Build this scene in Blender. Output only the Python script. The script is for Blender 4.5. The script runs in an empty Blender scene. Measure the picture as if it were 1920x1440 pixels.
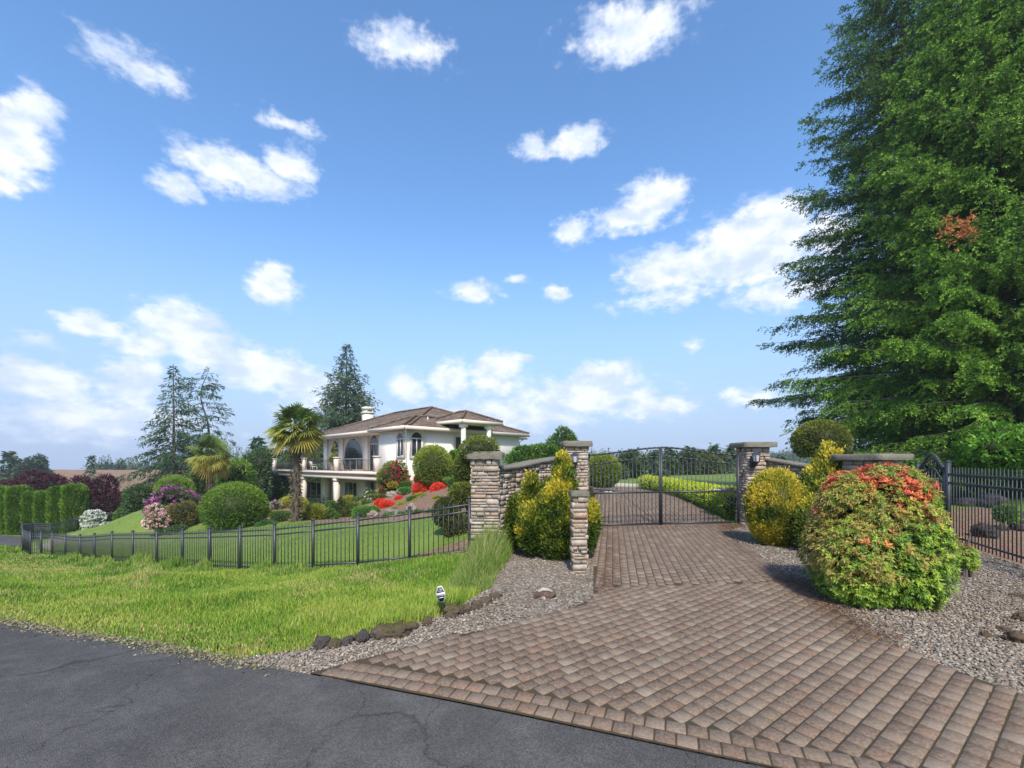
import bpy, bmesh, math, random
import numpy as np
from mathutils import Vector
from mathutils.geometry import delaunay_2d_cdt
PI = math.pi
R = math.radians
SC = bpy.context.scene
COL = SC.collection
# ---------------------------------------------------------------- camera
cam_d = bpy.data.cameras.new('camera'); cam = bpy.data.objects.new('camera', cam_d); COL.objects.link(cam)
cam.location = (0, 0, 1.7); cam.rotation_euler = (R(90), 0, 0)
cam_d.sensor_width = 36; cam_d.lens = 36*850/1920; cam_d.shift_y = 151/1920
cam_d.clip_start = 0.05; cam_d.clip_end = 9000
SC.camera = cam
# ---------------------------------------------------------------- light
SUN_EL, SUN_AZ = 47.0, 177.0          # azimuth clockwise from +Y: behind the camera, to the left
SUN_STRENGTH, SKY_STRENGTH, EXPOSURE = 3.2, 0.15, 0.84
SC.view_settings.view_transform = 'Standard'; SC.view_settings.look = 'None'
SC.view_settings.exposure = EXPOSURE; SC.view_settings.gamma = 1
SC.view_settings.use_curve_mapping = False
sd = bpy.data.lights.new('sun', 'SUN'); so = bpy.data.objects.new('sun', sd); COL.objects.link(so)
sd.energy = SUN_STRENGTH; sd.angle = R(5); sd.color = (1, .935, .84)
_d = Vector((math.sin(R(SUN_AZ))*math.cos(R(SUN_EL)), math.cos(R(SUN_AZ))*math.cos(R(SUN_EL)), math.sin(R(SUN_EL))))
so.rotation_euler = _d.to_track_quat('Z', 'Y').to_euler(); so.location = _d*60
SC.cycles.use_denoising = True
SC.cycles.max_bounces = 6; SC.cycles.diffuse_bounces = 3; SC.cycles.glossy_bounces = 2
SC.cycles.transmission_bounces = 3; SC.cycles.transparent_max_bounces = 6

# clouds: (px, py, rx, ry, weight) in photograph pixels, turned into azimuth and elevation
CLOUDS = [(20,275,75,60,1.1),(-10,345,50,20,.8),(60,205,60,40,.8),(450,325,120,34,.95),(545,312,50,30,.8),(330,352,55,24,.8),
 (1000,278,42,18,.8),(1085,268,55,22,.85),(1228,372,62,34,1.05),(1180,408,75,24,.9),(1075,432,38,22,.8),
 (1400,470,140,62,1.05),(1270,505,110,42,1),(1450,415,70,40,1),(1560,440,60,46,.9),(1480,545,110,26,.95),
 (515,537,46,34,1),(888,548,52,20,.8),(970,524,26,10,.7),(1040,550,24,14,.8),
 (335,610,90,42,1.05),(180,607,62,24,.95),(265,645,70,24,.9),(90,722,100,40,.95),(18,700,36,34,.9),
 (245,712,62,50,.95),(480,688,100,40,1),(390,655,66,40,1),(575,712,80,34,.9),(845,710,40,38,.95),
 (928,700,52,40,1),(972,672,30,11,.8),(1090,742,150,34,.9),(1135,705,66,30,1),(765,722,40,30,.75),
 (200,790,240,44,.72),(960,775,180,34,.7),(1410,745,60,16,.75),(1215,765,90,26,.75),(620,760,120,30,.65),
 (1300,645,20,16,.6),(1260,560,120,20,.55),(60,640,60,16,.55),(540,232,70,14,.6),(760,90,90,26,.7),(1180,60,120,34,.75),(250,120,120,30,.6)]
def build_world():
    w = bpy.data.worlds.new('World'); SC.world = w; w.use_nodes = True
    nt = w.node_tree; nt.nodes.clear(); N = nt.nodes.new; L = nt.links.new
    out = N('ShaderNodeOutputWorld'); bg = N('ShaderNodeBackground'); L(bg.outputs[0], out.inputs[0])
    bg.inputs['Strength'].default_value = SKY_STRENGTH
    sky = N('ShaderNodeTexSky'); sky.sky_type = 'NISHITA'; sky.sun_disc = False
    sky.sun_elevation = R(SUN_EL); sky.sun_rotation = R(SUN_AZ); sky.air_density = 1.0; sky.dust_density = 0.6; sky.ozone_density = 2.2
    def math_(op, a, b=None, c=None):
        m = N('ShaderNodeMath'); m.operation = op
        for i, x in enumerate((a, b, c)):
            if x is None: continue
            if isinstance(x, (int, float)): m.inputs[i].default_value = x
            else: L(x, m.inputs[i])
        return m.outputs[0]
    def vec(op, a, b=None, c=None):
        m = N('ShaderNodeVectorMath'); m.operation = op
        for i, x in enumerate((a, b, c)):
            if x is None: continue
            if isinstance(x, tuple): m.inputs[i].default_value = x
            else: L(x, m.inputs[i])
        return m
    tc = N('ShaderNodeTexCoord'); sep = N('ShaderNodeSeparateXYZ'); L(tc.outputs['Generated'], sep.inputs[0])
    az = math_('ARCTAN2', sep.outputs[0], sep.outputs[1]); el = math_('ARCSINE', sep.outputs[2])
    cmb = N('ShaderNodeCombineXYZ'); L(az, cmb.inputs[0]); L(el, cmb.inputs[1])
    def noise(scale, detail, rough, src):
        n = N('ShaderNodeTexNoise'); n.inputs['Scale'].default_value = scale; n.inputs['Detail'].default_value = detail
        n.inputs['Roughness'].default_value = rough; L(src, n.inputs['Vector']); return n
    base = cmb.outputs[0]
    sq = vec('MULTIPLY', base, (1, 1.7, 1)).outputs[0]
    n1 = noise(11, 6, .6, sq)
    dv = vec('MULTIPLY_ADD', vec('SUBTRACT', n1.outputs['Color'], (.5, .5, .5)).outputs[0], (.075, .05, 0), base).outputs[0]
    acc = None
    for px, py, rx, ry, wgt in CLOUDS:
        X, Z = (px-960)/850, (871-py)/850
        a0 = math.atan(X); e0 = math.atan(Z/math.sqrt(1+X*X)); c = math.cos(a0)
        ra, re = rx/850*c*c*1.4, ry/850*c*1.4
        v = vec('MULTIPLY_ADD', dv, (1/ra, 1/re, 0), (-a0/ra, -e0/re, 0)).outputs[0]
        l = vec('LENGTH', v).outputs['Value']
        m = math_('MULTIPLY_ADD', l, -wgt, wgt)
        acc = m if acc is None else math_('MAXIMUM', acc, m)
    n2 = noise(26, 8, .62, sq); n3 = noise(15, 5, .55, sq)
    d = math_('ADD', acc, math_('MULTIPLY', math_('SUBTRACT', n2.outputs['Fac'], .5), 1.1))
    mr = N('ShaderNodeMapRange'); mr.interpolation_type = 'SMOOTHSTEP'; L(d, mr.inputs[0])
    lo2 = N('ShaderNodeMapRange'); lo2.interpolation_type = 'SMOOTHSTEP'; L(el, lo2.inputs[0]); lo2.inputs[1].default_value = 0.0; lo2.inputs[2].default_value = .30; lo2.inputs[3].default_value = .85; lo2.inputs[4].default_value = 1.0
    mr.inputs[1].default_value = .08; mr.inputs[2].default_value = .62; mr.inputs[3].default_value = 0; mr.inputs[4].default_value = .95
    # thin general haze of cloud low over the horizon
    low = N('ShaderNodeMapRange'); low.interpolation_type = 'SMOOTHSTEP'; L(el, low.inputs[0])
    low.inputs[1].default_value = 0.0; low.inputs[2].default_value = .50; low.inputs[3].default_value = .94; low.inputs[4].default_value = .0
    # sky colour
    hs = N('ShaderNodeHueSaturation'); hs.inputs['Saturation'].default_value = 1.16; hs.inputs['Value'].default_value = 1.03
    L(sky.outputs[0], hs.inputs['Color'])
    mixl = N('ShaderNodeMixRGB'); L(low.outputs[0], mixl.inputs[0]); L(hs.outputs[0], mixl.inputs[1]); mixl.inputs[2].default_value = (1.60, 2.14, 3.2, 1)
    # cloud colour: white tops, blue-grey bellies
    cr = N('ShaderNodeMixRGB'); cs = N('ShaderNodeMapRange'); cs.interpolation_type = 'SMOOTHSTEP'; L(n3.outputs['Fac'], cs.inputs[0]); cs.inputs[1].default_value = .36; cs.inputs[2].default_value = .66; L(cs.outputs[0], cr.inputs[0])
    cr.inputs[1].default_value = (4.1, 4.25, 4.6, 1); cr.inputs[2].default_value = (2.7, 3.15, 4.15, 1)
    mx = N('ShaderNodeMixRGB'); L(math_('MULTIPLY', mr.outputs[0], lo2.outputs[0]), mx.inputs[0]); L(mixl.outputs[0], mx.inputs[1]); L(cr.outputs[0], mx.inputs[2])
    L(mx.outputs[0], bg.inputs['Color'])
    w.cycles.sampling_method = 'MANUAL'; w.cycles.sample_map_resolution = 256
build_world()

# ---------------------------------------------------------------- helpers
RNG = np.random.default_rng(7)
ORG = {}
GAIN = {'leaf': 1.4, 'needle': 1.75, 'grass_blade': 1.4}
def W(px, py, yn):                     # a photograph pixel at depth yn (in a 1000 px focal length) -> world point
    return np.array(((px-960)/1000*yn, .85*yn, 1.7-(py-871)/1000*yn))
def D(px, py):                         # pixel on the gently rising forecourt
    yn = 2.049/((py-871)/1000+.01726)
    return ((px-960)/1000*yn, .85*yn)
def setp(o, label=None, cat=None, group=None, kind=None):
    if label: o['label'] = label
    if cat: o['category'] = cat
    if group: o['group'] = group
    if kind: o['kind'] = kind
    return o
def thing(name, label, cat, loc=(0,0,0), group=None):
    o = bpy.data.objects.new(name, None); COL.objects.link(o); o.location = loc; o.empty_display_size = .2
    ORG[o] = np.array(loc, float)
    return setp(o, label, cat, group)
class MB:
    def __init__(s): s.V = []; s.F = []; s.C = []; s.n = 0
    def add(s, V, F, col=(.5,.5,.5)):
        V = np.asarray(V, float).reshape(-1,3); c = np.asarray(col, float)
        if c.ndim == 1: c = np.tile(c, (len(V),1))
        s.V.append(V); s.C.append(c)
        if isinstance(F, np.ndarray): s.F.append(F+s.n)
        else:
            for k in set(len(f) for f in F):
                s.F.append(np.array([f for f in F if len(f) == k])+s.n)
        s.n += len(V); return s
    def build(s, name, mat, parent=None, loc=None, smooth=False):
        V = np.concatenate(s.V); C = np.concatenate(s.C)
        org = ORG[parent] if parent is not None else np.array(loc if loc is not None else (0,0,0), float)
        V = V-org; C = C*GAIN.get(mat.name, 1.0)
        me = bpy.data.meshes.new(name)
        me.vertices.add(len(V)); me.vertices.foreach_set('co', V.astype(np.float32).ravel())
        li = np.concatenate([f.ravel() for f in s.F]); tot = np.concatenate([np.full(len(f), f.shape[1]) for f in s.F])
        st = np.concatenate(([0], np.cumsum(tot)[:-1]))
        me.loops.add(len(li)); me.loops.foreach_set('vertex_index', li.astype(np.int32))
        me.polygons.add(len(tot)); me.polygons.foreach_set('loop_start', st.astype(np.int32)); me.polygons.foreach_set('loop_total', tot.astype(np.int32))
        if smooth: me.polygons.foreach_set('use_smooth', np.ones(len(tot), bool))
        a = me.color_attributes.new('Col', 'FLOAT_COLOR', 'POINT')
        a.data.foreach_set('color', np.concatenate((C, np.ones((len(C),1))), 1).astype(np.float32).ravel())
        me.update(calc_edges=True); me.materials.append(mat)
        o = bpy.data.objects.new(name, me); COL.objects.link(o)
        if parent is not None: o.parent = parent; ORG[o] = ORG[parent]
        else: o.location = org; ORG[o] = org
        return o
    # shapes
    def par(s, o, a, b, c, col=(.5,.5,.5), inset=0.0):     # box from corner o along a, b, c (inset narrows the c end)
        o, a, b, c = (np.asarray(x, float) for x in (o,a,b,c))
        i = inset
        na, nb = a/(np.linalg.norm(a)+1e-9)*i, b/(np.linalg.norm(b)+1e-9)*i
        V = [o, o+a, o+a+b, o+b, o+c+na+nb, o+c+a-na+nb, o+c+a+b-na-nb, o+c+b+na-nb]
        F = [(3,2,1,0),(4,5,6,7),(0,1,5,4),(1,2,6,5),(2,3,7,6),(3,0,4,7)]
        if np.dot(np.cross(a,b),c) < 0: F = [f[::-1] for f in F]
        return s.add(V, F, col)
    def box(s, x0,x1,y0,y1,z0,z1, col=(.5,.5,.5)):
        return s.par((x0,y0,z0),(x1-x0,0,0),(0,y1-y0,0),(0,0,z1-z0),col)
    def beam(s, p, q, w, h, col=(.5,.5,.5)):
        p, q = np.asarray(p,float), np.asarray(q,float); d = q-p; L = np.linalg.norm(d); d = d/L
        up = np.array((0,0,1.)) if abs(d[2]) < .95 else np.array((0,1.,0))
        a = np.cross(d, up); a /= np.linalg.norm(a); b = np.cross(a, d)
        return s.par(p-a*w/2-b*h/2, d*L, a*w, b*h, col)
    def tube(s, pts, rad, n=8, col=(.5,.5,.5), cap=True):
        pts = np.asarray(pts,float); m = len(pts); rad = np.broadcast_to(np.asarray(rad,float),(m,))
        t = np.gradient(pts, axis=0); t /= np.linalg.norm(t,axis=1)[:,None]+1e-9
        ref = np.array((0,0,1.)) if abs(t[:,2]).mean() < .8 else np.array((1.,0,0))
        a = np.cross(t, ref); a /= np.linalg.norm(a,axis=1)[:,None]+1e-9; b = np.cross(t, a)
        th = np.arange(n)*2*PI/n
        V = pts[:,None,:]+rad[:,None,None]*(a[:,None,:]*np.cos(th)[None,:,None]+b[:,None,:]*np.sin(th)[None,:,None])
        F = [(i*n+j, i*n+(j+1)%n, (i+1)*n+(j+1)%n, (i+1)*n+j) for i in range(m-1) for j in range(n)]
        V = V.reshape(-1,3)
        s.add(V, np.array(F), col)
        if cap:
            s.add(V[:n], [tuple(range(n))], col if np.ndim(col)==1 else col[0]); s.add(V[-n:], [tuple(range(n))[::-1]], col if np.ndim(col)==1 else col[-1])
        return s
# value noise
_T = np.random.default_rng(3).random((32,32,32))
def vn(P, sc=1.0, seed=0):
    P = np.asarray(P,float)
    if P.shape[-1] == 2: P = np.concatenate((P, np.zeros(P.shape[:-1]+(1,))),-1)
    P = P*sc+seed*7.31; i = np.floor(P).astype(int); f = P-i; f = f*f*(3-2*f)
    r = 0
    for dx in (0,1):
        for dy in (0,1):
            for dz in (0,1):
                w = (f[...,0] if dx else 1-f[...,0])*(f[...,1] if dy else 1-f[...,1])*(f[...,2] if dz else 1-f[...,2])
                r = r+w*_T[(i[...,0]+dx)%32,(i[...,1]+dy)%32,(i[...,2]+dz)%32]
    return r
def fbm(P, sc=1.0, seed=0, oc=3):
    r = 0; a = .5; t = 0
    for k in range(oc): r = r+a*vn(P, sc*2**k, seed+k); t += a; a *= .5
    return r/t
def unit(v): return v/(np.linalg.norm(v,axis=-1,keepdims=True)+1e-9)
# ---------------------------------------------------------------- materials
def M(name, color=None, rough=.7, attr=False, bump=None, var=None, metal=0.0, transl=0.0, spec=.4, var2=None):
    m = bpy.data.materials.new(name); m.use_nodes = True; nt = m.node_tree; N = nt.nodes.new; L = nt.links.new
    b = nt.nodes['Principled BSDF']; out = nt.nodes['Material Output']
    b.inputs['Roughness'].default_value = rough; b.inputs['Metallic'].default_value = metal
    b.inputs['Specular IOR Level'].default_value = spec
    tc = N('ShaderNodeTexCoord')
    if attr:
        at = N('ShaderNodeAttribute'); at.attribute_name = 'Col'; c = at.outputs['Color']
    else:
        rgb = N('ShaderNodeRGB'); rgb.outputs[0].default_value = (*color,1); c = rgb.outputs[0]
    for v in (var, var2):
        if not v: continue
        sc, amt, col2 = v
        n = N('ShaderNodeTexNoise'); n.inputs['Scale'].default_value = sc; n.inputs['Detail'].default_value = 6; n.inputs['Roughness'].default_value = .65
        L(tc.outputs['Object'], n.inputs['Vector'])
        rp = N('ShaderNodeMapRange'); L(n.outputs['Fac'], rp.inputs[0]); rp.inputs[1].default_value = .38; rp.inputs[2].default_value = .68; rp.inputs[4].default_value = amt
        mx = N('ShaderNodeMixRGB'); L(rp.outputs[0], mx.inputs[0]); L(c, mx.inputs[1]); mx.inputs[2].default_value = (*col2,1); c = mx.outputs[0]
    L(c, b.inputs['Base Color'])
    if bump:
        sc, st = bump[:2]
        n = N('ShaderNodeTexNoise'); n.inputs['Scale'].default_value = sc; n.inputs['Detail'].default_value = 8; n.inputs['Roughness'].default_value = .7
        L(tc.outputs['Object'], n.inputs['Vector'])
        bp = N('ShaderNodeBump'); bp.inputs['Strength'].default_value = st; bp.inputs['Distance'].default_value = bump[2] if len(bump) > 2 else .03
        L(n.outputs['Fac'], bp.inputs['Height']); L(bp.outputs[0], b.inputs['Normal'])
    if transl:
        t = N('ShaderNodeBsdfTranslucent'); L(c, t.inputs['Color']); mixs = N('ShaderNodeMixShader'); mixs.inputs[0].default_value = transl
        L(b.outputs[0], mixs.inputs[1]); L(t.outputs[0], mixs.inputs[2]); L(mixs.outputs[0], out.inputs['Surface'])
    return m
LEAF = M('leaf', attr=True, rough=.55, transl=.28, spec=.3)
NEEDLE = M('needle', attr=True, rough=.6, transl=.3, spec=.2)
GRASS = M('grass_blade', attr=True, rough=.6, transl=.35, spec=.2)
PETAL = M('petal', attr=True, rough=.6, transl=.3, spec=.2)
BARK = M('bark', attr=True, rough=.9, bump=(14,.8,.03), var=(5,.5,(.10,.085,.07)))
STONE = M('ledgestone', attr=True, rough=.85, bump=(26,.9,.02), var=(9,.55,(.17,.13,.095)), var2=(30,.4,(.52,.46,.37)))
CAPST = M('cap_stone', (.17,.152,.115), .9, bump=(22,.9,.02), var=(4,.6,(.09,.085,.06)), var2=(16,.5,(.24,.22,.17)))
PAVER = M('paver', attr=True, rough=.85, bump=(60,.6,.006), var=(.75,.6,(.095,.060,.036)), var2=(40,.5,(.30,.24,.18)))
JOINT = M('paver_joint', (.040,.027,.016), .95, bump=(60,.6,.01), var=(2,.7,(.095,.052,.022)), var2=(.9,.5,(.035,.042,.014)))
IRON = M('black_iron', (.030,.034,.038), .45, spec=.5, var=(9,.5,(.05,.052,.054)))
STUCCO = M('white_stucco', (.84,.78,.665), .9, bump=(45,.25,.01), var=(.6,.25,(.77,.71,.59)))
CREAM = M('cream_stucco', (.78,.69,.56), .9, bump=(45,.25,.01), var=(.6,.25,(.71,.63,.51)))
TAUPE = M('taupe_trim', (.61,.52,.44), .85, bump=(45,.2,.01), var=(.8,.3,(.54,.46,.39)))
CHIM = M('chimney_stucco', (.70,.66,.53), .9, bump=(45,.25,.01))
FASCIA = M('fascia_paint', (.60,.52,.43), .6)
SASH = M('window_sash', (.62,.56,.48), .5)
GLASS = M('window_glass', (.022,.028,.032), .06, spec=.8, var=(.8,.5,(.05,.06,.07)))
ROCK = M('lava_rock', attr=True, rough=.95, bump=(9,1.0,.08), var=(6,.6,(.05,.04,.034)))
PEB = M('pebble', attr=True, rough=.8)
def color_ramp_mat(name, kind):
    m = bpy.data.materials.new(name); m.use_nodes = True; nt = m.node_tree; N = nt.nodes.new; L = nt.links.new
    b = nt.nodes['Principled BSDF']; b.inputs['Roughness'].default_value = .9; b.inputs['Specular IOR Level'].default_value = .25
    tc = N('ShaderNodeTexCoord'); P = tc.outputs['Object']
    def noise(sc, det=6, ro=.6, src=P):
        n = N('ShaderNodeTexNoise'); n.inputs['Scale'].default_value = sc; n.inputs['Detail'].default_value = det; n.inputs['Roughness'].default_value = ro; L(src, n.inputs['Vector']); return n.outputs['Fac']
    def ramp(f, stops):
        r = N('ShaderNodeValToRGB'); L(f, r.inputs[0]); e = r.color_ramp.elements
        while len(e) < len(stops): e.new(.5)
        for k,(p,c) in enumerate(stops): e[k].position = p; e[k].color = (*c,1)
        return r.outputs[0]
    def mix(a, b_, f, mode='MIX'):
        x = N('ShaderNodeMixRGB'); x.blend_type = mode
        L(f, x.inputs[0]) if not isinstance(f,(int,float)) else setattr(x.inputs[0],'default_value',f)
        L(a, x.inputs[1]); L(b_, x.inputs[2]); return x.outputs[0]
    def bump(h, st, di):
        x = N('ShaderNodeBump'); x.inputs['Strength'].default_value = st; x.inputs['Distance'].default_value = di; L(h, x.inputs['Height']); L(x.outputs[0], b.inputs['Normal'])
    if kind == 'asphalt':
        c = ramp(noise(.7,5), [(.35,(.085,.079,.073)),(.65,(.135,.124,.113))])
        v = N('ShaderNodeTexVoronoi'); v.inputs['Scale'].default_value = 120; L(P, v.inputs['Vector'])
        c = mix(c, ramp(v.outputs['Color'], [(.2,(.05,.05,.05)),(.8,(.2,.19,.18))]), .45)
        c = mix(c, ramp(noise(2.2,8,.7), [(.45,(.3,.3,.3)),(.62,(1,1,1))]), .35, 'MULTIPLY')
        v2 = N('ShaderNodeTexVoronoi'); v2.feature = 'DISTANCE_TO_EDGE'; v2.inputs['Scale'].default_value = .55
        nz = N('ShaderNodeTexNoise'); nz.inputs['Scale'].default_value = 2.5; nz.inputs['Detail'].default_value = 5; L(P, nz.inputs['Vector'])
        va = N('ShaderNodeVectorMath'); va.operation = 'MULTIPLY_ADD'; L(nz.outputs['Color'], va.inputs[0]); va.inputs[1].default_value = (.7,.7,0); L(P, va.inputs[2]); L(va.outputs[0], v2.inputs['Vector'])
        c = mix(c, ramp(v2.outputs['Distance'], [(.0,(.3,.29,.28)),(.005,(1,1,1))]), .7, 'MULTIPLY')
        c = mix(c, ramp(noise(.35,3,.5), [(.5,(1,1,1)),(.56,(.78,.77,.75))]), .6, 'MULTIPLY')
        bump(v.outputs['Distance'], .9, .012)
    elif kind == 'grass':
        c = ramp(noise(.35,5), [(.3,(.085,.14,.022)),(.55,(.13,.20,.03)),(.75,(.19,.24,.05))])
        c = mix(c, ramp(noise(18,6,.7), [(.3,(.05,.085,.012)),(.7,(.22,.28,.06))]), .5)
        bump(noise(40,6,.7), .8, .05)
    elif kind == 'lawn':
        c = ramp(noise(.3,5), [(.3,(.095,.150,.024)),(.55,(.125,.185,.03)),(.75,(.165,.215,.04))])
        c = mix(c, ramp(noise(30,6,.75), [(.3,(.08,.14,.02)),(.7,(.23,.30,.06))]), .5)
        bump(noise(60,6,.7), .6, .03)
    elif kind == 'gravel':
        v = N('ShaderNodeTexVoronoi'); v.inputs['Scale'].default_value = 30; L(P, v.inputs['Vector'])
        c = ramp(v.outputs['Color'], [(.15,(.12,.10,.08)),(.5,(.24,.21,.175)),(.85,(.36,.33,.28))])
        c = mix(c, ramp(noise(1.2,4), [(.4,(1,1,1)),(.7,(.72,.56,.42))]), .6, 'MULTIPLY')
        bump(v.outputs['Distance'], 1.0, .02)
    elif kind == 'mulch':
        v = N('ShaderNodeTexVoronoi'); v.inputs['Scale'].default_value = 16; L(P, v.inputs['Vector'])
        c = ramp(v.outputs['Color'], [(.15,(.10,.058,.038)),(.5,(.21,.12,.08)),(.85,(.31,.20,.14))])
        c = mix(c, ramp(noise(.8,5), [(.5,(.2,.125,.085)),(.72,(.13,.14,.045))]), .45)
        bump(v.outputs['Distance'], 1.0, .03)
    elif kind == 'field':
        wv = N('ShaderNodeTexWave'); wv.inputs['Scale'].default_value = .32; wv.inputs['Distortion'].default_value = 1.5; wv.inputs['Detail'].default_value = 3; wv.bands_direction = 'Y'
        L(P, wv.inputs['Vector'])
        c = ramp(noise(.03,6), [(.35,(.21,.112,.06)),(.65,(.29,.168,.098))])
        c = mix(c, ramp(wv.outputs['Fac'], [(.2,(.18,.10,.056)),(.8,(.31,.19,.115))]), .5)
        c = mix(c, ramp(noise(.5,8,.7), [(.4,(.75,.75,.75)),(.6,(1.1,1.1,1.0))]), .7, 'MULTIPLY')
        bump(noise(.7,8,.7), .8, .5)
    elif kind == 'roof':
        sp = N('ShaderNodeSeparateXYZ'); L(P, sp.inputs[0])
        mu = N('ShaderNodeMath'); mu.operation = 'MULTIPLY'; L(sp.outputs[2], mu.inputs[0]); mu.inputs[1].default_value = 8.5
        fr = N('ShaderNodeMath'); fr.operation = 'FRACT'; L(mu.outputs[0], fr.inputs[0])
        fl = N('ShaderNodeMath'); fl.operation = 'FLOOR'; L(mu.outputs[0], fl.inputs[0])
        cb = N('ShaderNodeCombineXYZ'); L(sp.outputs[0], cb.inputs[0]); L(sp.outputs[1], cb.inputs[1])
        m3 = N('ShaderNodeMath'); m3.operation = 'MULTIPLY'; L(fl.outputs[0], m3.inputs[0]); m3.inputs[1].default_value = 1.37; L(m3.outputs[0], cb.inputs[2])
        v = N('ShaderNodeTexVoronoi'); v.inputs['Scale'].default_value = 3.4; L(cb.outputs[0], v.inputs['Vector'])
        c = ramp(v.outputs['Color'], [(.15,(.095,.066,.044)),(.5,(.142,.102,.071)),(.85,(.205,.155,.112))])
        c = mix(c, ramp(noise(.5,5), [(.4,(.85,.85,.85)),(.7,(1.2,1.15,1.1))]), .8, 'MULTIPLY')
        c = mix(c, ramp(fr.outputs[0], [(0,(.45,.42,.4)),(.22,(1,1,1))]), .75, 'MULTIPLY')
        bump(fr.outputs[0], .8, .05)
    L(c, b.inputs['Base Color']); return m
ASPH = color_ramp_mat('asphalt','asphalt'); GRND = color_ramp_mat('rough_grass','grass'); LAWN = color_ramp_mat('mown_lawn','lawn')
GRAV = color_ramp_mat('gravel_bed','gravel'); MULCH = color_ramp_mat('bark_mulch','mulch'); FIELD = color_ramp_mat('ploughed_soil','field'); ROOF = color_ramp_mat('roof_tile','roof')

# ---------------------------------------------------------------- the lie of the land
HO = np.array((-8.2, 34.4)); HU = np.array((-.70711,.70711)); HV = np.array((.70711,.70711))
def hxy(u, v): return HO+HU*u+HV*v
def H(u, v, z): p = hxy(u,v); return np.array((p[0],p[1],z))
_cp = []
for X in (-1,1.5,4,7,10,14):
    for Y in (-4,0,3,6,9,12.5): _cp.append((X,Y,-.25+.0203*(Y-4.89)))
for X in (2,6.5): _cp.append((X,13.4,-.07))
for px,py,yn in [(1180,925,26),(1300,930,26),(1130,914,33),(1240,917,33),(1380,915,36),(1600,900,36),(1850,942,20),(1900,918,26),(1750,900,32),
  (1350,903,60),(1250,893,75),(1130,895,60),(1450,885,80),(1700,885,70),(1900,895,60),
  (880,1046,11.4),(768,1055,12.2),(671,1065,12.5),(587,1070,13.2),(515,1073,14),(450,1071,15),(393,1068,16.2),(342,1065,17.4),(294,1062,18.7),(249,1058,20.2),(210,1054,21.9),(150,1048,26.3),(98,1044,27.6),(42,1042,28),
  (700,1000,18),(550,1010,20),(400,1012,24),(250,1003,30),(480,990,26),(620,982,25),(800,972,22),(850,962,20),(800,1030,14.5),(900,1010,14.5),(950,985,16),(1000,960,20),
  (700,950,34),(750,945,33),(790,920,34),(860,905,34),(860,932,27),(920,905,34),(1000,895,36),(650,948,40),(560,948,42),(500,958,38),(395,940,42),(328,932,38),(290,1000,30),(440,990,28),(370,985,29),(556,976,26),
  (70,1000,48),(178,986,46),(0,1015,34),(0,1004,40),(0,1045,26),(100,1012,42),(230,985,48),
  (0,1163,7.19),(100,1105,11.5),(0,1105,11.5),(300,1132,9),(300,1085,13),(600,1103,8.8),(450,1160,7.3),(750,1122,8.2),(850,1085,9.6),(290,1210,5.9),(600,1190,6.3),
  (-200,1120,9),(-300,1050,20),(-200,1010,40),(200,935,130),(200,882,260),(0,935,130),(350,935,130),(400,882,260),(0,882,260),(-300,900,260),(700,885,260),(450,905,90),(300,930,80),(100,950,80)]:
    _cp.append(tuple(W(px,py,yn)))
for u,v,z in [(8,0,-2.3),(14,0,-2.3),(20,0,-2.35),(26,0,-2.4),(8,-2.5,-2.2),(14,-4,-2.1),(25,-5,-2.3),(4,-1.8,-.7),(1,-.5,.2),(-3,2,.6),(-3,6,.9),(-1,14,1.0),(5,20,.7),(20,16,-1),(26,8,-2.4),(12,8,-1),(5,5,.5)]:
    p = hxy(u,v); _cp.append((p[0],p[1],z))
for X,Y,z in [(-8,0,-.45),(-14,2,-.55),(-30,5,-1.2),(-8,-4,-.4),(25,5,.2),(40,20,.6),(60,80,-1),(-60,60,-5),(0,120,-2),(100,300,-2),(250,500,-2),(0,500,-2),(0,2500,-6),(2500,2500,-2),(-2500,2500,-60),(300,100,-1),(-200,60,-7),(-900,600,-16),(-500,400,-8),(-300,330,-5),(-1500,1000,-30)]:
    _cp.append((X,Y,z))
_cp = np.array(_cp)
def _ab(X, Y): Y = np.maximum(Y,-4.5); return np.stack((1.3*np.asarray(X)/(Y+6), np.log(Y+6)), -1)
_A = _ab(_cp[:,0],_cp[:,1])
def _phi(r2): return np.where(r2 > 1e-12, r2*np.log(r2+1e-12), 0)
def _solve():
    n = len(_A); r2 = ((_A[:,None]-_A[None])**2).sum(-1)
    K = _phi(r2)+np.eye(n)*.004; Pm = np.concatenate((np.ones((n,1)),_A),1)
    S = np.zeros((n+3,n+3)); S[:n,:n] = K; S[:n,n:] = Pm; S[n:,:n] = Pm.T
    return np.linalg.solve(S, np.concatenate((_cp[:,2],np.zeros(3))))
_w = _solve()
def gz(X, Y):
    X = np.asarray(X,float); Y = np.asarray(Y,float); sh = X.shape; q = _ab(X.ravel(),Y.ravel()); out = np.empty(len(q))
    for i in range(0,len(q),20000):
        r2 = ((q[i:i+20000,None]-_A[None])**2).sum(-1)
        out[i:i+20000] = _phi(r2)@_w[:-3]+_w[-3]+q[i:i+20000]@_w[-2:]
    return out.reshape(sh) if sh else float(out[0])
def inpoly(P, poly):
    x, y = P[:,0], P[:,1]; r = np.zeros(len(P),bool); n = len(poly)
    for i in range(n):
        x0,y0 = poly[i]; x1,y1 = poly[(i+1)%n]
        c = ((y0 > y) != (y1 > y)) & (x < (x1-x0)*(y-y0)/(y1-y0+1e-12)+x0); r ^= c
    return r
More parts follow.
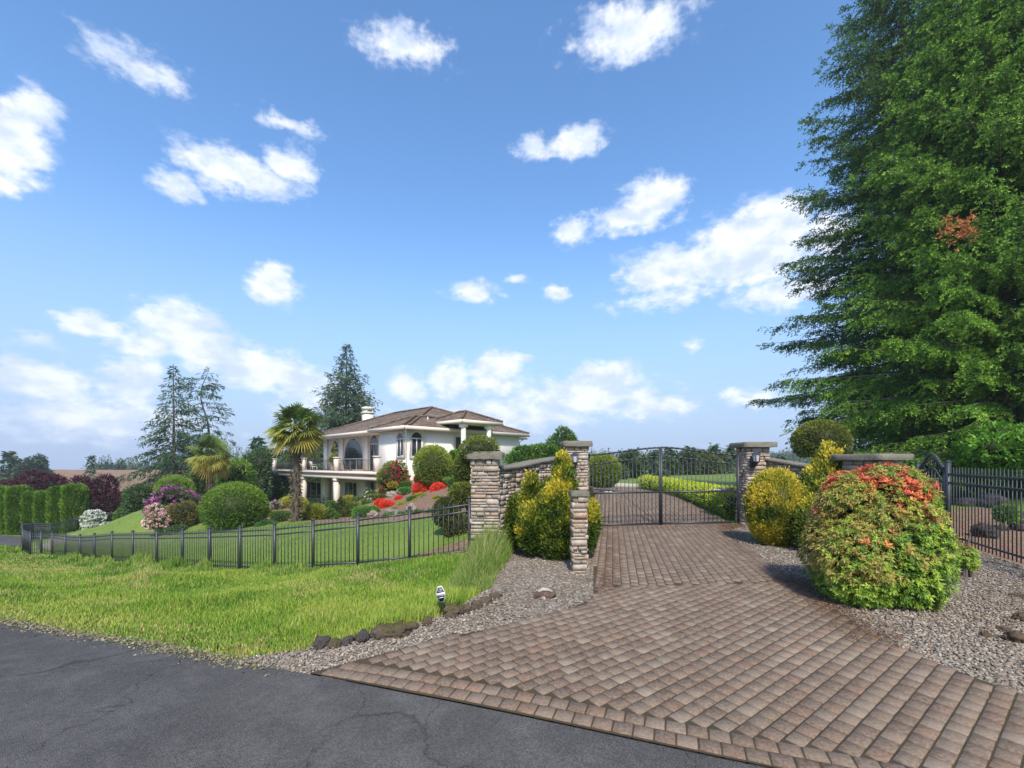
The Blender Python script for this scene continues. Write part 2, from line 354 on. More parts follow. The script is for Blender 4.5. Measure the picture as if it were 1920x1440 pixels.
def smooth_line(pts, n=6):              # Catmull-Rom through the points
    p = np.array([pts[0]]+list(pts)+[pts[-1]],float); o = []
    for i in range(1,len(p)-2):
        for t in np.arange(n)/n:
            a,b,c,d = p[i-1:i+3]; o.append(.5*(2*b+(c-a)*t+(2*a-5*b+4*c-d)*t*t+(3*b-a-3*c+d)*t**3))
    o.append(p[-2]); return [tuple(x) for x in o]
def drape(name, poly, step, off, mat, kind='structure', **kw):
    poly = [tuple(p) for p in poly]; E = []
    n = len(poly); bp = []
    for i in range(n):
        a, b = np.array(poly[i]), np.array(poly[(i+1)%n]); k = max(1,int(np.linalg.norm(b-a)/step))
        for j in range(k): bp.append(a+(b-a)*j/k)
    bp = np.array(bp); lo, hi = bp.min(0), bp.max(0)
    gx, gy = np.meshgrid(np.arange(lo[0]+step/2,hi[0],step), np.arange(lo[1]+step/2,hi[1],step))
    g = np.stack((gx.ravel(),gy.ravel()),1); g = g+(RNG.random(g.shape)-.5)*step*.3; g = g[inpoly(g,poly)]
    allp = np.concatenate((bp,g)); nb = len(bp)
    vs, es, fs, *_ = delaunay_2d_cdt([Vector(p) for p in allp], [(i,(i+1)%nb) for i in range(nb)], [], 1, 1e-4)
    V = np.array([(v[0],v[1]) for v in vs]); z = gz(V[:,0],V[:,1])+off
    mb = MB(); mb.add(np.column_stack((V,z)), [tuple(f) for f in fs])
    o = mb.build(name, mat, smooth=True); setp(o, kind=kind, **kw); return o
def terrain():
    b = np.concatenate((np.linspace(math.log(1.6),math.log(70),190), np.linspace(math.log(70),math.log(2200),60)[1:]))
    a = np.linspace(-1.75,1.75,220); A, B = np.meshgrid(a,b); Y = np.exp(B)-6; X = A*(Y+6)
    Z = gz(X,Y)-.035
    n, m = A.shape; idx = np.arange(n*m).reshape(n,m)
    F = np.stack((idx[:-1,:-1],idx[:-1,1:],idx[1:,1:],idx[1:,:-1]),-1).reshape(-1,4)
    mb = MB(); mb.add(np.stack((X,Y,Z),-1).reshape(-1,3), F); setp(mb.build('ground',GRND,smooth=True), kind='structure')
terrain()
ROADEDGE = [(-30,14.5),(-14,8.8),(-6.9,6.1),(-3.95,5.0),(-1.9,4.25),(-1.0,3.9),(3.5,2.3),(9,.3)]
drape('road', ROADEDGE+[(16,-2),(16,-4.3),(-30,-4.3)], .5, .012, ASPH)
drive_left = [D(1117,1000),D(1114,1030),D(1113,1065),D(1113,1100),D(1112,1116),D(1100,1130),D(1060,1148),D(1000,1167),D(940,1183),D(800,1211),(-1.9,4.25)]
drive_right = [D(1660,1207),D(1560,1140),D(1500,1098),D(1460,1073),D(1360,1001)]
DRIVE = smooth_line(drive_left,4)+[(-1.0,3.9),(3.5,2.3),(5.6,1.55)]+smooth_line([(5.0,2.3),(4.4,3.6)]+drive_right+[(6.45,13.4),(7.3,19),(8.8,26.2),(9.0,28)],4)+[(3.0,28),(2.6,20),(2.15,13)]
drape('driveway', DRIVE, .4, .0245, JOINT)
grav_left = [(-2.9,4.6),(-2.07,4.95),(-1.41,5.38),(-.87,5.75),(-.62,6.5),(-.35,7.6),(-.45,9.3),(.2,9.9),(1.9,12.8)]
GRAVL = smooth_line(grav_left,4)+smooth_line(drive_left,4)
GRAVR = smooth_line([(5.0,2.3),(4.4,3.6)]+drive_right,4)+[(6.9,13.5),(8.2,11.9),(9.0,10.6),(10.4,10.9),(9.2,7.9),(7.4,3.2),(6.6,1.2),(5.8,1.4)]
drape('gravel_bed', GRAVL, .3, .006, GRAV); drape('gravel_bed', GRAVR, .4, .006, GRAV)
lawn_top = [W(230,990,40),W(300,995,33),W(390,992,29),W(480,992,27),W(600,985,25.5),W(700,978,24),W(800,968,22),W(870,955,20),W(930,960,19)]
FENCE_PX = [(880,11.4),(768,12.2),(671,12.5),(587,13.2),(515,14),(450,15),(393,16.2),(342,17.4),(294,18.7),(249,20.2),(210,21.8),(177,23.4),(150,25),(122,26.6),(98,27.8),(77,28.1),(57,28.2),(43,29.5),(42,33),(62,38),(95,42),(140,45),(190,47),(235,48.5)]
FENCE = [((px-960)/1000*y, .85*y) for px,y in FENCE_PX]
LAWNP = [p for p in FENCE]+[tuple(p[:2]) for p in lawn_top]
drape('lawn', LAWNP, .8, .004, LAWN)
bed = [tuple(p[:2]) for p in lawn_top[1:]]+[(.5,17.5),(1.5,24),(-2,31),tuple(hxy(-1,1)),tuple(hxy(3,-1.2)),tuple(hxy(10,-3)),tuple(hxy(24,-4)),tuple(W(330,940,44)[:2]),tuple(W(260,985,36)[:2])]
drape('garden_bed', bed, .8, .0, MULCH)
drape('planting_strip', [FENCE[0],FENCE[1],FENCE[2],tuple(W(671,1052,12.9)[:2]),tuple(W(768,1030,13.6)[:2]),tuple(W(870,1012,14.2)[:2]),tuple(W(930,1000,14)[:2])], .3, .02, MULCH)
drape('mulch_bed', [(9.0,7.4),(10.4,10.9),(10.9,12.1),(12.6,13.4),(14.6,15.4),(16.6,16.0),(15.6,13.6),(12.8,11.2),(11.0,8.8),(10,6)], .6, .0, MULCH)
drape('side_road', [tuple(W(-60,1030,31)[:2]),tuple(W(38,1030,31)[:2]),tuple(W(60,1022,34)[:2]),tuple(W(110,1006,40)[:2]),tuple(W(60,1003,43)[:2]),tuple(W(-80,1003,42)[:2])], .8, .03, ASPH)
drape('path', [tuple(W(60,1030,30.5)[:2]),tuple(W(95,1028,30)[:2]),tuple(W(150,1004,36)[:2]),tuple(W(128,1003,38)[:2])], .6, .02, GRAV)
drape('ploughed_field', [tuple(W(60,930,150)[:2]),tuple(W(330,930,150)[:2]),tuple(W(420,882,262)[:2]),tuple(W(330,881,275)[:2]),tuple(W(60,881,275)[:2]),tuple(W(-80,890,262)[:2])], 6, .25, FIELD)

# ---------------------------------------------------------------- house
def upx(px, v): k = (px-960)/850; return (HO[0]+.70711*v-k*(HO[1]+.70711*v))/(.70711*(1+k))
def vpx(px, u): k = (px-960)/850; return (k*(HO[1]+.70711*u)-HO[0]+.70711*u)/(.70711*(1-k))
def zpx(py, u, v): return 1.7-(py-871)/850*hxy(u,v)[1]
def hbox(mb, u0,u1,v0,v1,z0,z1, col=(.5,.5,.5)):
    return mb.par(H(u0,v0,z0), H(u1,v0,0)-H(u0,v0,0), H(u0,v1,0)-H(u0,v0,0), (0,0,z1-z0), col)
def hip_pts(u0,u1,v0,v1,z,p):
    w, d = u1-u0, v1-v0; h = min(w,d)/2
    if w >= d: r = [(u0+h,(v0+v1)/2),(u1-h,(v0+v1)/2)]
    else: r = [((u0+u1)/2,v0+h),((u0+u1)/2,v1-h)]
    return [(u0,v0),(u1,v0),(u1,v1),(u0,v1)], r, z+h*p, w >= d
def hip_roof(name, parent, u0,u1,v0,v1,z,p, front=True):
    c, r, zr, wide = hip_pts(u0,u1,v0,v1,z,p)
    V = [H(*q,z) for q in c]+[H(*q,zr) for q in r]
    F = [(0,1,5,4),(2,3,4,5),(1,2,5),(3,0,4)] if wide else [(0,1,4),(1,2,5,4),(2,3,5),(3,0,4,5)]
    mb = MB()
    t = np.array((0,0,-.10))                        # roof slab with some thickness
    mb.add(V, F); mb.add([v+t for v in V], [f[::-1] for f in F])
    for i in range(4):
        a, b = V[i], V[(i+1)%4]; mb.add([a,b,b+t,a+t],[(0,1,2,3)])
    o = mb.build(name, ROOF, parent)
    cp = MB(); ends = ([(0,4),(3,4),(1,5),(2,5)] if wide else [(0,4),(1,4),(2,5),(3,5)])+[(4,5)]
    for a, b in ends:                               # ridge and hip caps, tile after tile
        n = max(2,int(np.linalg.norm(V[b]-V[a])/.42))
        for k in range(n):
            p0, p1 = V[a]+(V[b]-V[a])*k/n, V[a]+(V[b]-V[a])*(k+1.12)/n
            cp.tube([p0+(0,0,.03),p1+(0,0,.05)],[.13,.10],6)
    cp.build('ridge_cap', ROOF, o)
    g = MB(); f = .17                               # gutter board around the eaves
    hbox(g,u0-.04,u1+.04,v0-.06,v0+.06,z-.30,z-.03); hbox(g,u0-.04,u1+.04,v1-.06,v1+.06,z-.30,z-.03)
    hbox(g,u0-.06,u0+.06,v0+.065,v1-.065,z-.30,z-.03); hbox(g,u1-.06,u1+.06,v0+.065,v1-.065,z-.30,z-.03)
    g.build('gutter', FASCIA, o)
    sf = MB(); hbox(sf,u0+.07,u1-.07,v0+.07,v1-.07,z-.24,z-.14); sf.build('soffit', TAUPE, o)
    return o
def arch_window(parent, bot, a, nrm, w, h, arched=True, bars=1, fw=.16, transom=True, name='window', handle=False):
    bot, a, nrm = np.asarray(bot,float), unit(np.asarray(a,float)), unit(np.asarray(nrm,float)); zz = np.array((0,0,1.))
    def outline(e):
        x = w/2+e; pts = [(-x,-e if name=='window' else 0),(-x,h-w/2 if arched else h+e)]
        if arched: pts += [(-x*math.cos(t),h-w/2+x*math.sin(t)) for t in np.linspace(0,PI,13)[1:-1]]
        return pts+[(x,h-w/2 if arched else h+e),(x,-e if name=='window' else 0)]
    P = lambda q,d: np.array([bot+a*x+zz*y+nrm*d for x,y in q])
    O, I = outline(fw), outline(0); n = len(O); mb = MB()
    V = np.concatenate((P(O,.09),P(I,.09),P(O,-.02),P(I,.01)))
    F = []
    rng_ = range(n) if name == 'window' else range(n-1)
    for i in rng_:
        j = (i+1)%n; F += [(i,j,n+j,n+i),(i,2*n+i,2*n+j,j),(n+i,n+j,3*n+j,3*n+i)]
    mb.add(V,F); fr = mb.build(name, TAUPE, parent)
    g = MB(); g.add(P(I,.025),[tuple(range(n))]); g.build('pane', GLASS, fr)
    s = MB()
    def bar(x0,x1,y0,y1): s.par(bot+a*x0+zz*y0+nrm*.03, a*(x1-x0), zz*(y1-y0), nrm*.045)
    top = h-w/2 if arched else h
    for i in range(1,bars+1):
        x = -w/2+w*i/(bars+1); bar(x-.04,x+.04,0,top-.055 if arched and transom else top)
    bar(-w/2+.002,-w/2+.06,0,top-.06); bar(w/2-.06,w/2-.002,0,top-.06); bar(-w/2+.065,-.045 if bars==1 else w/2-.065,.002,.07)
    if arched and transom: bar(-w/2+.002,w/2-.002,top-.05,top+.05)
    s.build('sash', SASH, fr); return fr
house = thing('house', 'cream two storey villa with brown tiled roof and long balcony, on the garden slope', 'house', H(8,4,-2.3))
NU, NV = -HV, -HU                                    # outward: the balcony front and the entry side
nu3, nv3 = np.array((*NU,0)), np.array((*NV,0)); au3, av3 = np.array((*HU,0)), np.array((*HV,0))
m = MB(); hbox(m,.6,4.9,.6,2.4,-1.5,4.46); m.build('wall', STUCCO, house)
m = MB(); hbox(m,.6,19.8,2.4,13.2,.9,4.46); m.build('wall', STUCCO, house)
m = MB(); hbox(m,.7,19.8,2.5,13.2,-3.2,.7); m.build('wall', CREAM, house)
m = MB(); hbox(m,3.6,13.4,13.2,16.2,-1,4.44); hbox(m,3.6,5,9.8,13.19,-1,4.44); m.build('wall', STUCCO, house)
main = hip_roof('roof', house, 0,20.4,.5,14,4.7,.38)
hip_roof('roof', house, -.03,5.6,-.02,9.2,4.71,.38)
hip_roof('roof', house, 3,14,7.5,16.9,4.68,.36)
port = hip_roof('portico_roof', house, -2.0,3.4,4.0,8.5,5.32,.42)
# chimney through the roof
cu, cv = 17.3, 6.0
m = MB(); hbox(m,cu-.46,cu+.46,cv-.48,cv+.48,5.2,7.42); ch = m.build('chimney', CHIM, main)
m = MB(); hbox(m,cu-.56,cu+.56,cv-.58,cv+.58,7.421,7.57); m.build('chimney_band', CHIM, ch)
m = MB()
for du,dv in ((-.42,-.44),(.30,-.44),(-.42,.32),(.30,.32),(-.06,-.44),(.30,-.06)): hbox(m,cu+du,cu+du+.12,cv+dv,cv+dv+.12,7.571,7.86)
hbox(m,cu-.50,cu+.50,cv-.52,cv+.52,7.861,8.12); m.build('chimney_cap', CHIM, ch)
for q,(u,v) in enumerate(((3.3,6.9),(2.1,3.6),(4.4,8.3))):
    z = 4.72+.38*min(u,v-.5); m = MB(); m.tube([H(u,v,z-.1),H(u,v,z+.22)],.07,8); m.build('vent_pipe', SASH, main)
# windows of the corner bay and the entry side
for u in (upx(752,.6),):
    arch_window(house, H(u,.6,2.35), au3, nu3, .95, 1.85)
vv = (vpx(768,.6)+vpx(793,.6))/2; arch_window(house, H(.6,vv,2.3), av3, nv3, .98, 1.95)
v1 = vpx(859.5,.6); arch_window(house, H(.6,v1,.95), av3, nv3, .8, 3.1, False, 0, .1, name='door')
v2 = vpx(884,.6); m = MB(); m.par(H(.595,v2-1.1,.9), av3*2.2, nv3*.02, (0,0,3.4)); m.build('entry_panel', CREAM, house)
vw = (vpx(924,3.6)+vpx(947,3.6))/2; arch_window(house, H(3.6,vw,2.0), av3, nv3, 1.35, 2.1)
# balcony wall: arched doors and the big three-part window
VB = 2.4
def bwin(p0,p1,pt,zb,bars,fw=.15,arched=True,name='window'):
    u0, u1 = upx(p1,VB), upx(p0,VB); c = (u0+u1)/2; w = (u1-u0)-2*fw
    return arch_window(house, H(c,VB,zb), au3, nu3, w, zpx(pt,c,VB)-zb-fw, arched, bars, fw, name=name)
bwin(693,712,813,1.12,1,name='door'); bwin(645,683,819,1.12,2); bwin(622,637,823,1.12,0,name='door')
for p in (612,641.5,687.5):
    u = upx(p,VB); m = MB(); hbox(m,u-.42,u+.42,VB-.16,VB-.005,1.08,4.44); m.build('pilaster', STUCCO, house)
# lower storey doors
for p0,p1,pt,b in ((573,606,904,2),(647,671,905,2),(694,704,903,0)):
    u0, u1 = upx(p1,2.5), upx(p0,2.5); c = (u0+u1)/2
    arch_window(house, H(c,2.5,-2.25), au3, nu3, u1-u0-.16, zpx(pt,c,2.5)+2.25, False, b, .08, name='door')
for p0,p1 in ((608,617),(676,690)):
    u0, u1 = upx(p1,2.3), upx(p0,2.3); m = MB(); hbox(m,u0,u1,1.9,2.495,-3,.7); m.build('pier', CREAM, house)
# balcony
VD = -.9; UL, UR = upx(511,VD), upx(709,VD)
m = MB(); hbox(m,UR,UL,VD,2.39,.92,1.07); hbox(m,4.95,UL-.15,VD+.15,2.38,.72,.91); m.build('deck', TAUPE, house)
m = MB(); hbox(m,UR+.1,UL-.1,VD+.1,VD+.45,.44,.715); hbox(m,UL-.45,UL-.1,VD+.455,2.4,.44,.715); m.build('beam', FASCIA, house)
m = MB(); hbox(m,UR-.06,UL+.06,VD-.06,VD-.002,.90,1.10); hbox(m,UL+.002,UL+.06,VD,2.4,.90,1.10); m.build('deck_edge', TAUPE, house)
posts = []
for p in (514,569.5,631,706.5):
    u = upx(p,VD+.3); posts.append((u,VD+.3))
posts.append((UL-.3,2.1))
for k,(u,v) in enumerate(posts):
    if k != 3:
        m = MB(); s = .23; hbox(m,u-s,u+s,v-s,v+s,-3.0,.435); cl = m.build('column', TAUPE, house)
        m = MB(); hbox(m,u-s-.06,u+s+.06,v-s-.06,v+s+.06,.2,.40); m.build('capital', TAUPE, cl)
    m = MB(); s = .21; hbox(m,u-s,u+s,v-s,v+s,1.08,2.28); bp = m.build('balustrade_post', TAUPE, house)
    m = MB(); hbox(m,u-s-.06,u+s+.06,v-s-.06,v+s+.06,2.281,2.39); m.build('post_cap', TAUPE, bp)
def railing(p, q):
    m = MB(); p, q = np.array(p), np.array(q); d = np.linalg.norm(q-p); n = int(d/.13)
    A, B = H(*p,0), H(*q,0)
    for z in (1.2,2.08): m.beam(A+(0,0,z),B+(0,0,z),.03,.03)
    for k in range(1,n):
        c = A+(B-A)*k/n; m.beam(c+(0,0,1.2),c+(0,0,2.08),.011,.011)
    m.build('railing', IRON, house)
ps = sorted(posts[:4]); 
for a,b in zip(ps[:-1],ps[1:]): railing((a[0]+.3,a[1]),(b[0]-.3,b[1]))
railing((UL-.3,VD+.6),(UL-.3,1.8))
# portico columns, downspouts
for p in (869,916.5):
    v = vpx(p,-1.6); m = MB(); m.tube([H(-1.6,v,z) for z in (.4,1.1,4.7)],[.22,.22,.20],14); cl = m.build('column', STUCCO, house, smooth=False)
    m = MB(); hbox(m,-1.86,-1.34,v-.26,v+.26,4.701,4.99); m.build('capital', STUCCO, cl); m = MB(); hbox(m,-1.95,-1.25,v-.35,v+.35,.1,.5); m.build('plinth', STUCCO, cl)
m = MB(); m.tube([H(.1,.25,4.5),H(.25,.3,4.35),H(.55,.52,4.1),H(.53,.53,-.5)],.055,7); m.build('downspout', STUCCO, house)
m = MB(); m.tube([H(3.1,16.6,4.45),H(3.2,16.4,4.3),H(3.52,16.25,4.1),H(3.52,16.25,0)],.055,7); m.build('downspout', STUCCO, house)
vb = vpx(818,.6); m = MB(); rr = random.Random(4)
stem = lambda q: H(.55,vb-.75+1.5*q,2.75+.25*math.sin(q*3.0))
m.tube([stem(q) for q in np.linspace(0,1,8)],.018,5)
for k in range(22):
    c = stem((k+.5)/22); a = rr.uniform(.5,2.4); l = rr.uniform(.2,.5); m.tube([c,c+av3*l*.5*math.cos(a)+np.array((0,0,l*.5)),c+av3*l*math.cos(a)+np.array((0,0,l*math.sin(a)))],.014,4)
wa = m.build('wall_art', IRON, None, loc=H(.55,vb,2.85)); setp(wa, 'dark metal branch ornament on the white wall beside the corner window', 'wall ornament')

# ---------------------------------------------------------------- stonework
def stone_col(rng):
    k = rng.random(); b = np.array((.40,.325,.245)) if k < .42 else np.array((.30,.225,.16)) if k < .70 else np.array((.47,.41,.33)) if k < .86 else np.array((.42,.26,.16)) if k < .94 else np.array((.20,.17,.145))
    return b*rng.uniform(.82,1.15)
def stone_face(mb, o, ax, nrm, width, h0, h1, rng, base=0.0):
    """ledgestone courses on a face from o along ax; the top may slope from h0 to h1"""
    ax, nrm = unit(np.asarray(ax,float)), unit(np.asarray(nrm,float)); z = base; hm = max(h0,h1)
    while z < hm-.02:
        ch = rng.uniform(.04,.125); ch = min(ch, hm-z) if hm-z > .15 else hm-z; x = 0
        while x < width-.01:
            w = rng.uniform(.08,.36)
            if width-x-w < .1: w = width-x
            xm = x+w/2; top = h0+(h1-h0)*xm/width; zt = min(z+ch, top)
            if zt > z+.02:
                d = rng.uniform(.008,.055)
                if ch > .1 and rng.random() < .25:
                    zm = z+(zt-z)*rng.uniform(.4,.6)
                    for a,b in ((z,zm),(zm,zt)):
                        mb.par(o+ax*(x+.005)+np.array((0,0,a+.004)), ax*(w-.01), (0,0,b-a-.008), nrm*rng.uniform(.015,.05), stone_col(rng), inset=.003)
                else: mb.par(o+ax*(x+.005)+np.array((0,0,z+.004)), ax*(w-.01), (0,0,zt-z-.008), nrm*d, stone_col(rng), inset=.004)
            x += w
        z += ch
def rough_slab(mb, cx, cy, z0, z1, hx, hy, rot, rng, amp=.02, n=8):
    c, s = math.cos(rot), math.sin(rot); ring = []
    for side in range(4):
        for k in range(n):
            t = -1+2*k/n; ring.append([(t,-1),(1,t),(-t,1),(-1,-t)][side])
    ring = np.array(ring); N_ = len(ring); V = []
    for z,e in ((z0,.985),(z0+(z1-z0)*.45,1.0),(z1-.015,.985),(z1,.955)):
        p = ring*np.array((hx,hy))*e; j = (rng.random((N_,2))-.5)*amp*2; p = p+j
        V.append(np.column_stack((cx+p[:,0]*c-p[:,1]*s, cy+p[:,0]*s+p[:,1]*c, z+(rng.random(N_)-.5)*amp*.5)))
    V = np.concatenate(V); F = [(r*N_+i, r*N_+(i+1)%N_, (r+1)*N_+(i+1)%N_, (r+1)*N_+i) for r in range(3) for i in range(N_)]
    mb.add(V,F); mb.add(V[:N_],[tuple(range(N_))[::-1]]); mb.add(V[-N_:],[tuple(range(N_))])
def pillar(label, x, y, half, ztop, rot, capt, capover, seed, rough=.012, z0=None):
    rng = np.random.default_rng(seed); zb = (gz(x,y) if z0 is None else z0)-.08
    t = thing('stone_pillar', label, 'stone pillar', (x,y,zb+.08), 'stone pillars of the entrance')
    c, s = math.cos(rot), math.sin(rot); ax = np.array((c,s,0)); ay = np.array((-s,c,0)); ctr = np.array((x,y,zb)); mb = MB(); hgt = ztop-capt-zb
    k = half-.03
    mb.par(ctr-ax*k-ay*k, ax*2*k, ay*2*k, (0,0,hgt-.005), (.19,.17,.145))
    for d,n in ((ax,-ay),(ay,ax),(-ax,ay),(-ay,-ax)):
        stone_face(mb, ctr+n*k-d*half, d, n, 2*half, hgt, hgt, rng)
    mb.build('stonework', STONE, t)
    cp = MB(); rough_slab(cp, x, y, ztop-capt, ztop, half+capover, half+capover, rot, rng, rough); cp.build('cap', CAPST, t)
    return t
GL = W(1079,0,15.0); GR = W(1411,0,15.9)
pillar('tall stone gate pillar with a wall lantern, left of the double gate', GL[0], GL[1], .30, W(0,827,14.7)[2], .05, .15, .10, 11)
pillar('tall stone gate pillar with a wall lantern, right of the double gate beside the round gold shrub', GR[0], GR[1], .33, W(0,829,15.6)[2], .02, .15, .14, 12)
PL = W(911,0,10.95); pillar('broad stone pillar with a rough mossy cap at the end of the lawn fence', PL[0], PL[1], .28, W(0,847,10.7)[2], -.02, .15, .075, 13, .03)
PR = W(1634,0,11.3); pillar('squat stone pillar half hidden behind the red tipped bush', PR[0], PR[1], .36, W(0,851,11.0)[2], .35, .13, .14, 14)
PS = W(1085,0,9.3); pillar('short narrow stone pillar standing alone at the left edge of the driveway', PS[0], PS[1], .125, W(0,921,9.2)[2], .06, .085, .035, 15, .008)
def stone_wall(label, pts, zt, seed, thick=.3):
    rng = np.random.default_rng(seed); t = thing('stone_wall', label, 'stone wall', (*pts[0],gz(*pts[0])), 'curved stone wing walls'); mb = MB(); cp = MB()
    for i in range(len(pts)-1):
        a, b = np.array((*pts[i],0.)), np.array((*pts[i+1],0.)); zb = min(gz(*pts[i]),gz(*pts[i+1]))-.15; L = np.linalg.norm(b-a); d = (b-a)/L; n = np.array((d[1],-d[0],0))
        if n[1] > 0: n = -n
        h0, h1 = zt[i]-zb, zt[i+1]-zb; o = a+np.array((0,0,zb))
        q = [o-n*thick/2, o+d*L-n*thick/2, o+d*L+n*(thick/2-.03), o+n*(thick/2-.03)]
        V = q+[p+np.array((0,0,(h0 if k in (0,3) else h1)-.09)) for k,p in enumerate(q)]
        mb.add(V,[(3,2,1,0),(4,5,6,7),(0,1,5,4),(1,2,6,5),(2,3,7,6),(3,0,4,7)],(.19,.17,.145))
        stone_face(mb, o+n*(thick/2-.03), d, n, L, h0-.09, h1-.09, rng)
    q = np.array([(*p,z) for p,z in zip(pts,zt)]); q = np.array([q[i]+(q[i+1]-q[i])*t_ for i in range(len(q)-1) for t_ in (0,.2,.4,.6,.8)]+[q[-1]])
    tg = np.gradient(q,axis=0)[:,:2]; tg /= np.linalg.norm(tg,axis=1)[:,None]; nn = np.column_stack((tg[:,1],-tg[:,0],0*tg[:,0])); ns = len(q); rings = []
    for sgn,dz,e in ((-1,-.09,0),(1,-.09,0),(1,-.045,.012),(1,-.005,0),(-1,-.005,0),(-1,-.045,.012)):
        rings.append(q+nn*sgn*(thick/2+.055+e+rng.uniform(-.012,.012,ns))[:,None]+np.column_stack((np.zeros((ns,2)),dz+rng.uniform(-.004,.004,ns))))
    V = np.stack(rings,1).reshape(-1,3); cp.add(V, [(i*6+j,i*6+(j+1)%6,(i+1)*6+(j+1)%6,(i+1)*6+j) for i in range(ns-1) for j in range(6)]+[(0,1,2,3,4,5),tuple(range((ns-1)*6+5,(ns-1)*6-1,-1))])
    mb.build('stonework', STONE, t); cp.build('coping', CAPST, t)
wl = [W(922,876,10.95),W(968,870,12),W(1000,863,13),W(1030,858,14),W(1056,854,14.75)]
stone_wall('curved stone wall rising from the mossy pillar to the left gate pillar', [tuple(p[:2]) for p in wl], [p[2] for p in wl], 21)
wr = [W(1440,858,15.7),W(1475,864,15),W(1510,870,14.2),W(1545,876,13.3),W(1590,880,12.2)]
stone_wall('curved stone wall descending from the right gate pillar behind the gold shrubs', [tuple(p[:2]) for p in wr], [p[2] for p in wr], 22)
def lantern(label, px, py0, py1, yn):
    p = W(px,(py0+py1)/2,yn); h = (py1-py0)/1000*yn; t = thing('wall_lantern', label, 'wall lantern', p, 'wall lanterns on the gate pillars')
    x,y,z = p; m = MB(); m.box(x-.06,x+.06,y+.10,y+.16,z-h*.35,z+h*.25); m.tube([(x,y+.11,z-h*.2),(x,y+.02,z-h*.38),(x,y-.05,z-h*.2)],.016,6); m.build('bracket', IRON, t)
    m = MB(); y -= .05
    m.tube([(x,y,z+h*.32),(x,y,z+h*.40),(x,y,z+h*.5)],[.13,.06,.015],8); m.tube([(x,y,z-h*.16),(x,y,z-h*.05)],[.045,.10],8)
    for a in range(6): m.beam((x+.095*math.cos(a*PI/3),y+.095*math.sin(a*PI/3),z-h*.05),(x+.12*math.cos(a*PI/3),y+.12*math.sin(a*PI/3),z+h*.32),.014,.014)
    m.tube([(x,y,z-h*.3),(x,y,z-h*.16)],[.012,.045],6); m.build('cage', IRON, t)
    m = MB(); m.tube([(x,y,z-h*.04),(x,y,z+h*.31)],[.08,.10],8); m.build('lamp_glass', LGLASS, t)
LGLASS = M('lantern_glass', (.42,.43,.42), .15, spec=.6)
lantern('black wall lantern on the face of the left gate pillar', 1077, 847, 883, 14.45)
lantern('black wall lantern on the face of the right gate pillar', 1416, 845, 882, 15.25)

# ---------------------------------------------------------------- the double driveway gate
def gate_leaf(label, ph, pc):           # hinge and meeting stile positions with (x, y)
    A, B = np.array(ph,float), np.array(pc,float); L = np.linalg.norm(B-A); d = np.array((*(B-A)/L,0)); zb0 = gz(*A)+.06; zb1 = gz(*B)+.06
    t = thing('driveway_gate', label, 'gate', (*A,zb0-.06), 'leaves of the double driveway gate')
    P = lambda s,z: np.array((*A,0))+d*s*L+np.array((0,0,z))
    zb = lambda s: zb0+(zb1-zb0)*s
    sm = lambda s: s*s*(3-2*s)*.75+.25*s
    top = lambda s: 1.99+.22*sm(s)+zb0; sub = lambda s: top(s)-.26
    m = MB(); m.beam(P(0,zb0-.04),P(0,top(0)),.055,.055); m.beam(P(1,zb1-.05),P(1,top(1)+.01),.048,.048)
    for k in range(14):
        a,b = k/14,(k+1)/14; m.beam(P(a,top(a)),P(b+.004,top(b)),.045,.05); m.beam(P(a,sub(a)),P(b+.004,sub(b)),.035,.035)
    m.beam(P(0,zb0+.02),P(1,zb1+.02),.045,.05); m.beam(P(0,zb0+.92),P(1,zb1+.92),.045,.05); m.build('frame', IRON, t)
    for k in range(1,18):
        s = k/18; m = MB(); m.beam(P(s,zb(s)+.03),P(s,sub(s)),.0145,.0145); m.build('bar', IRON, t)
    m = MB(); m.tube([P(.97,zb1+.05),P(.62,zb(.62)+.6),P(.06,zb0+1.62)],.007,5); m.build('brace', IRON, t)
    for k in range(6):
        s0 = .08+.155*k; m = MB(); pts = []
        for q in np.linspace(0,1,26):
            an = 2.2*PI*q; r = .085*(1-q*.82); pts.append((s0+.02+r*math.cos(an)/L*1.0, (top(s0)+sub(s0))/2+.01+r*math.sin(an)))
        m.tube([P(min(max(x,0),1),z) for x,z in pts],.008,5)
        m.tube([P(s0+.02+.085/L,(top(s0)+sub(s0))/2),P(s0+.08,sub(s0+.08)+.06),P(min(s0+.115,1),top(min(s0+.115,1))-.03)],.008,5); m.build('scroll', IRON, t)
    return t
GA, GB, GC = W(1104,0,14.95), W(1238.5,0,15.45), W(1384,0,15.75)
GB1 = GB+(GA-GB)*.012; GB2 = GB+(GC-GB)*.012
gate_leaf('left leaf of the black iron driveway gate, hinged beside the small stone pillar', GA[:2], GB1[:2])
gate_leaf('right leaf of the black iron driveway gate, hinged beside the round gold shrub', GC[:2], GB2[:2])
def operator(label, a, b, z):
    t = thing('gate_operator', label, 'gate motor', (*a,z), 'gate motor arms'); a3, b3 = np.array((*a,z)), np.array((*b,z)); d = b3-a3
    m = MB(); m.beam(a3,a3+d*.62,.12,.11); m.build('motor_housing', IRON, t); m = MB(); m.tube([a3+d*.62,b3],.022,8); m.build('piston', LGLASS, t)
GAo = GA[:2]+np.array((.05,.22)); operator('dark gate motor arm on the left gate leaf', GAo, GAo+(GB-GA)[:2]*.30-np.array((0,.14)), gz(*GA[:2])+1.0)
GCo = GC[:2]+np.array((-.05,.22)); operator('dark gate motor arm on the right gate leaf', GCo, GCo+(GB-GC)[:2]*.30-np.array((0,.14)), gz(*GC[:2])+1.02)
bx = W(1113,0,11.6); zb = gz(bx[0],bx[1]); t = thing('control_box', 'slim dark upright control box between the small pillar and the gate', 'control box', (bx[0],bx[1],zb))
